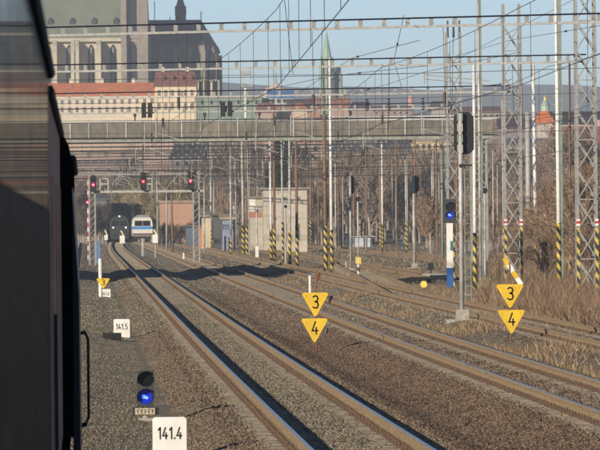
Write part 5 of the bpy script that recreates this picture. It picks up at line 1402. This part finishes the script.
# ------------------------------------------------------------------ trees
def bare_arrays(seed, h, spread, nl, nt, tw=0.035, low=0.2, lean=0.35):
    r = np.random.default_rng(seed)
    tb = MB(); tb.tube([(0, 0, -0.3), (r.normal(0, 0.02) * h, r.normal(0, 0.02) * h, h * 0.4), (r.normal(0, 0.04) * h, r.normal(0, 0.04) * h, h * 0.8)], [h * 0.016 + 0.03, h * 0.011 + 0.02, h * 0.004 + 0.01], 6)
    limbs = []
    for k in range(nl):
        z0 = h * r.uniform(low, 0.72); a = r.uniform(0, 6.283); ln = spread * r.uniform(0.5, 1.0) * (1.15 - z0 / h * 0.6)
        p0 = np.array([0, 0, z0]); d = np.array([math.cos(a), math.sin(a), r.uniform(0.5, 1.6)]); d /= np.linalg.norm(d)
        p1 = p0 + d * ln * 0.55; d2 = d + np.array([r.normal(0, 0.25), r.normal(0, 0.25), 0.4]); d2 /= np.linalg.norm(d2); p2 = p1 + d2 * ln * 0.6
        p2[2] = min(p2[2], h * 1.02)
        tb.tube([p0, p1, p2], [h * 0.006 + 0.012, h * 0.004 + 0.008, 0.008], 4, cap=False)
        limbs.append((p0, p1, p2, d2))
    V_, F_ = [], []
    for k in range(nt):
        p0, p1, p2, d2 = limbs[r.integers(0, nl)]
        f = r.uniform(0.2, 1.0); q = (p0 + (p1 - p0) * f * 2) if f < 0.5 else (p1 + (p2 - p1) * (f - 0.5) * 2)
        q = q + r.normal(0, 0.06 * spread, 3)
        d = d2 * 0.7 + r.normal(0, 0.55, 3); d[2] += lean; d /= np.linalg.norm(d)
        ln = r.uniform(0.35, 1.0) * h * 0.13
        sd = np.cross(d, r.normal(0, 1, 3)); sd = sd / (np.linalg.norm(sd) + 1e-6) * tw * r.uniform(0.6, 1.2)
        b0 = len(V_); V_ += [q - sd, q + sd, q + d * ln]; F_.append((b0, b0 + 1, b0 + 2))
    return tb, np.array(V_, dtype=np.float32), np.array(F_)
M_bark = mat('grey brown bark', (0.34, 0.295, 0.25), 0.95, var=0.35, scale=3, bump=0.01)
M_twig = mat('bare twigs', (0.135, 0.104, 0.082), 0.95, col2=(0.34, 0.265, 0.205), island=True, scale=1, spec=0.1)
M_twigr = mat('sunlit russet twigs', (0.14, 0.095, 0.066), 0.95, col2=(0.38, 0.27, 0.185), island=True, scale=1, spec=0.1)
M_twigy = mat('straw yellow twigs', (0.15, 0.122, 0.07), 0.95, col2=(0.42, 0.35, 0.20), island=True, scale=1, spec=0.1)
# far wood on the slope: one mass
def wood(name, label, spots, m_t, protos):
    VV, FF, nb = [], [], 0
    tr = MB()
    for (x, y, z, sc, pi, rot) in spots:
        tb, V_, F_ = protos[pi]
        c, s2 = math.cos(rot), math.sin(rot)
        P = V_ * sc; P = np.stack([P[:, 0] * c - P[:, 1] * s2 + x, P[:, 0] * s2 + P[:, 1] * c + y, P[:, 2] + z], -1)
        VV.append(P); FF.append(F_ + nb); nb += len(P)
        T = [((v[0] * c - v[1] * s2) * sc + x, (v[0] * s2 + v[1] * c) * sc + y, v[2] * sc + z) for v in tb.v]
        tr.add(T, tb.f)
    t = thing(name, label, 'woodland'); t['kind'] = 'stuff'
    cr = raw_mesh('twigs', np.concatenate(VV), np.concatenate(FF), m_t, t); cr['kind'] = 'stuff'
    o = tr.build('trunks', M_bark, t); o['kind'] = 'stuff'
    return t
PR = [bare_arrays(30 + k, 11.0, 3.6 + 0.4 * k, 16, 1500, 0.050) for k in range(4)]
spots = []
rw = random.Random(21)
for k in range(360):
    Yv = rw.uniform(855, 1060); x = rw.uniform(222, 585)
    X = (x - VX) * Yv / F
    spots.append((X, Yv, zg(X, Yv) - 0.2, rw.uniform(0.6, 1.22) * (0.85 if x < 330 else 1.0), rw.randrange(4), rw.uniform(0, 6.28)))
wood('bare_wood', 'mass of bare grey brown trees on the slope behind the yard', spots, M_twig, PR)
spots = []
for k in range(75):
    Yv = rw.uniform(1062, 1105); x = rw.uniform(136, 205); X = (x - VX) * Yv / F
    spots.append((X, Yv, zg(X, Yv) - 0.2, rw.uniform(0.85, 1.12), rw.randrange(4), rw.uniform(0, 6.28)))
for k in range(10):
    Yv = rw.uniform(1078, 1105); x = rw.uniform(104, 136); X = (x - VX) * Yv / F
    spots.append((X, Yv + 8, zg(X, Yv) - 0.2, rw.uniform(0.85, 0.98), rw.randrange(4), rw.uniform(0, 6.28)))
wood('yellow_thicket', 'sunlit straw coloured thicket behind the red signals', spots, M_twigy, PR)
spots = []
for k in range(90):
    Yv = rw.uniform(1088, 1112); x = rw.uniform(55, 262); X = (x - VX) * Yv / F
    spots.append((X, Yv, zg(X, Yv) - 0.2, rw.uniform(0.85, 1.15), rw.randrange(4), rw.uniform(0, 6.28)))
wood('grey_wood', 'bare grey trees below the pink fronted house', spots, M_twig, PR)
spots = []
for k in range(70):
    Yv = rw.uniform(880, 1040); x = rw.uniform(160, 262); X = (x - VX) * Yv / F
    spots.append((X, Yv, zg(X, Yv) - 0.2, rw.uniform(0.18, 0.36), rw.randrange(4), rw.uniform(0, 6.28)))
for k in range(26):
    Yv = rw.uniform(1020, 1052); x = rw.uniform(84, 112); X = (x - VX) * Yv / F
    spots.append((X - 1.0, Yv, zg(X, Yv) - 0.2, rw.uniform(0.35, 0.7), rw.randrange(4), rw.uniform(0, 6.28)))
wood('dark_scrub', 'low dark scrub in front of the orange brick house', spots, mat('dark scrub twigs', (0.05, 0.042, 0.036), 0.95, col2=(0.16, 0.13, 0.105), island=True, scale=1, spec=0.1), PR)
spots = []
for k in range(90):
    Yv = rw.uniform(560, 830); x = rw.uniform(420, 600); X = (x - VX) * Yv / F
    if X < 33: continue
    spots.append((X, Yv, zg(X, Yv) - 0.2, rw.uniform(0.35, 0.62), rw.randrange(4), rw.uniform(0, 6.28)))
wood('russet_thicket', 'russet brown thicket behind the ladder signal', spots, M_twigr, PR)

# single bare bushes on the right bank
bp_ = [bare_arrays(60 + k, 5.2, 2.8, 30, 4200, 0.017, 0.03, 0.25) for k in range(3)]
protos = []
BL = ['russet bush left of the big lattice tower', 'russet bush framed by the big lattice tower', 'russet bush right of the climbing iron mast', 'tall bush between climbing iron mast and lattice tower', 'bush at the right picture edge',
      'low bush under the leaning white mast', 'bush between the lattice tower and leaning mast', 'bush behind the slanted striped bar', 'bush behind the big lattice tower foot', 'farther bush left of the climbing iron mast', 'bush right behind the right edge tower', 'small bush by the lattice tower foot']
BS = [(571, 345, 1.1), (588, 330, 1.15), (566, 362, 1.0), (575, 400, 1.25), (600, 340, 1.3), (541, 372, 0.8), (527, 395, 0.75), (548, 330, 0.55), (590, 300, 0.7), (552, 420, 1.0), (604, 390, 1.5), (518, 345, 0.45)]
for k, (x, Yv, sc) in enumerate(BS):
    bp = base(x, Yv)
    if k < 3:
        tb, V_, F_ = bp_[k]
        t = thing('bare_bush', 'leafless ' + BL[k], 'bush', bp, 'leafless bushes on the right bank')
        tb.build('trunk', M_bark, t); raw_mesh('crown', V_, F_, M_twigr, t); protos.append(t)
        t.scale = (sc * 1.05, sc * 1.05, sc * 0.84); t.rotation_euler = (0, 0, rw.uniform(0, 6))
    else:
        t = copy_tree(protos[k % 3], bp, 'leafless ' + BL[k]); t.scale = (sc * 1.05, sc * 1.05, sc * 0.84); t.rotation_euler = (0, 0, rw.uniform(0, 6))

# conifers
M_fir = mat('dark conifer needles', (0.014, 0.024, 0.013), 0.9, col2=(0.045, 0.062, 0.032), island=True, scale=1, spec=0.2)
def conifer(x, ytop, Y, label, wd=1.0, seed=0):
    bp = base(x, Y); h = W(x, ytop, Y)[2] - bp[2]
    r = np.random.default_rng(seed); t = thing('conifer', label, 'conifer', bp, 'dark conifers')
    b = MB(); b.tube([(0, 0, -0.3), (0, 0, h * 0.98)], [0.22, 0.03], 8); b.build('trunk', M_bark, t)
    N = 3200; f = r.uniform(0, 1, N) ** 0.8; z = h * (0.10 + 0.9 * f); R0 = (1 - f) * wd * (0.85 + 0.3 * np.sin(z * 5)) + 0.12
    a = r.uniform(0, 6.283, N); q = R0 * np.sqrt(r.uniform(0.1, 1, N))
    C0 = np.stack([q * np.cos(a), q * np.sin(a), z - 0.25 * q], -1)
    d = np.stack([np.cos(a), np.sin(a), -0.35 + r.normal(0, 0.3, N)], -1) * 0.30
    sd = np.stack([-np.sin(a), np.cos(a), r.normal(0, 0.4, N)], -1) * 0.09
    P = np.stack([C0 - sd, C0 + sd, C0 + d], 1).reshape(-1, 3)
    raw_mesh('crown', P, np.arange(N * 3).reshape(-1, 3), M_fir, t)
conifer(277.5, 138, 790, 'dark conifer left one behind the grey house', 1.3, 1)
conifer(283.0, 134, 800, 'tall dark conifer middle one behind the grey house', 1.5, 2)
conifer(288.5, 146, 795, 'dark conifer right one behind the grey house', 1.2, 3)
conifer(366.0, 144, 880, 'dark conifer among the bare trees', 1.1, 4)
conifer(268.5, 170, 785, 'small dark conifer behind the grey house left side', 1.0, 5)

# ------------------------------------------------------------------ haze
hz = MB(); hz.box(-4200, 4200, -600, 9600, -2.0, 150)
m = bpy.data.materials.new('thin winter haze'); m.use_nodes = True
nt = m.node_tree
for n_ in list(nt.nodes):
    if n_.type != 'OUTPUT_MATERIAL': nt.nodes.remove(n_)
pv = nt.nodes.new('ShaderNodeVolumePrincipled'); pv.inputs['Color'].default_value = (0.80, 0.89, 1.0, 1); pv.inputs['Density'].default_value = 0.00017; pv.inputs['Anisotropy'].default_value = 0.0
nt.links.new(pv.outputs[0], [n_ for n_ in nt.nodes if n_.type == 'OUTPUT_MATERIAL'][0].inputs['Volume'])
ho = hz.build('haze', m); tag(ho, 'thin bluish winter haze over the whole yard and town', None, kind='stuff')
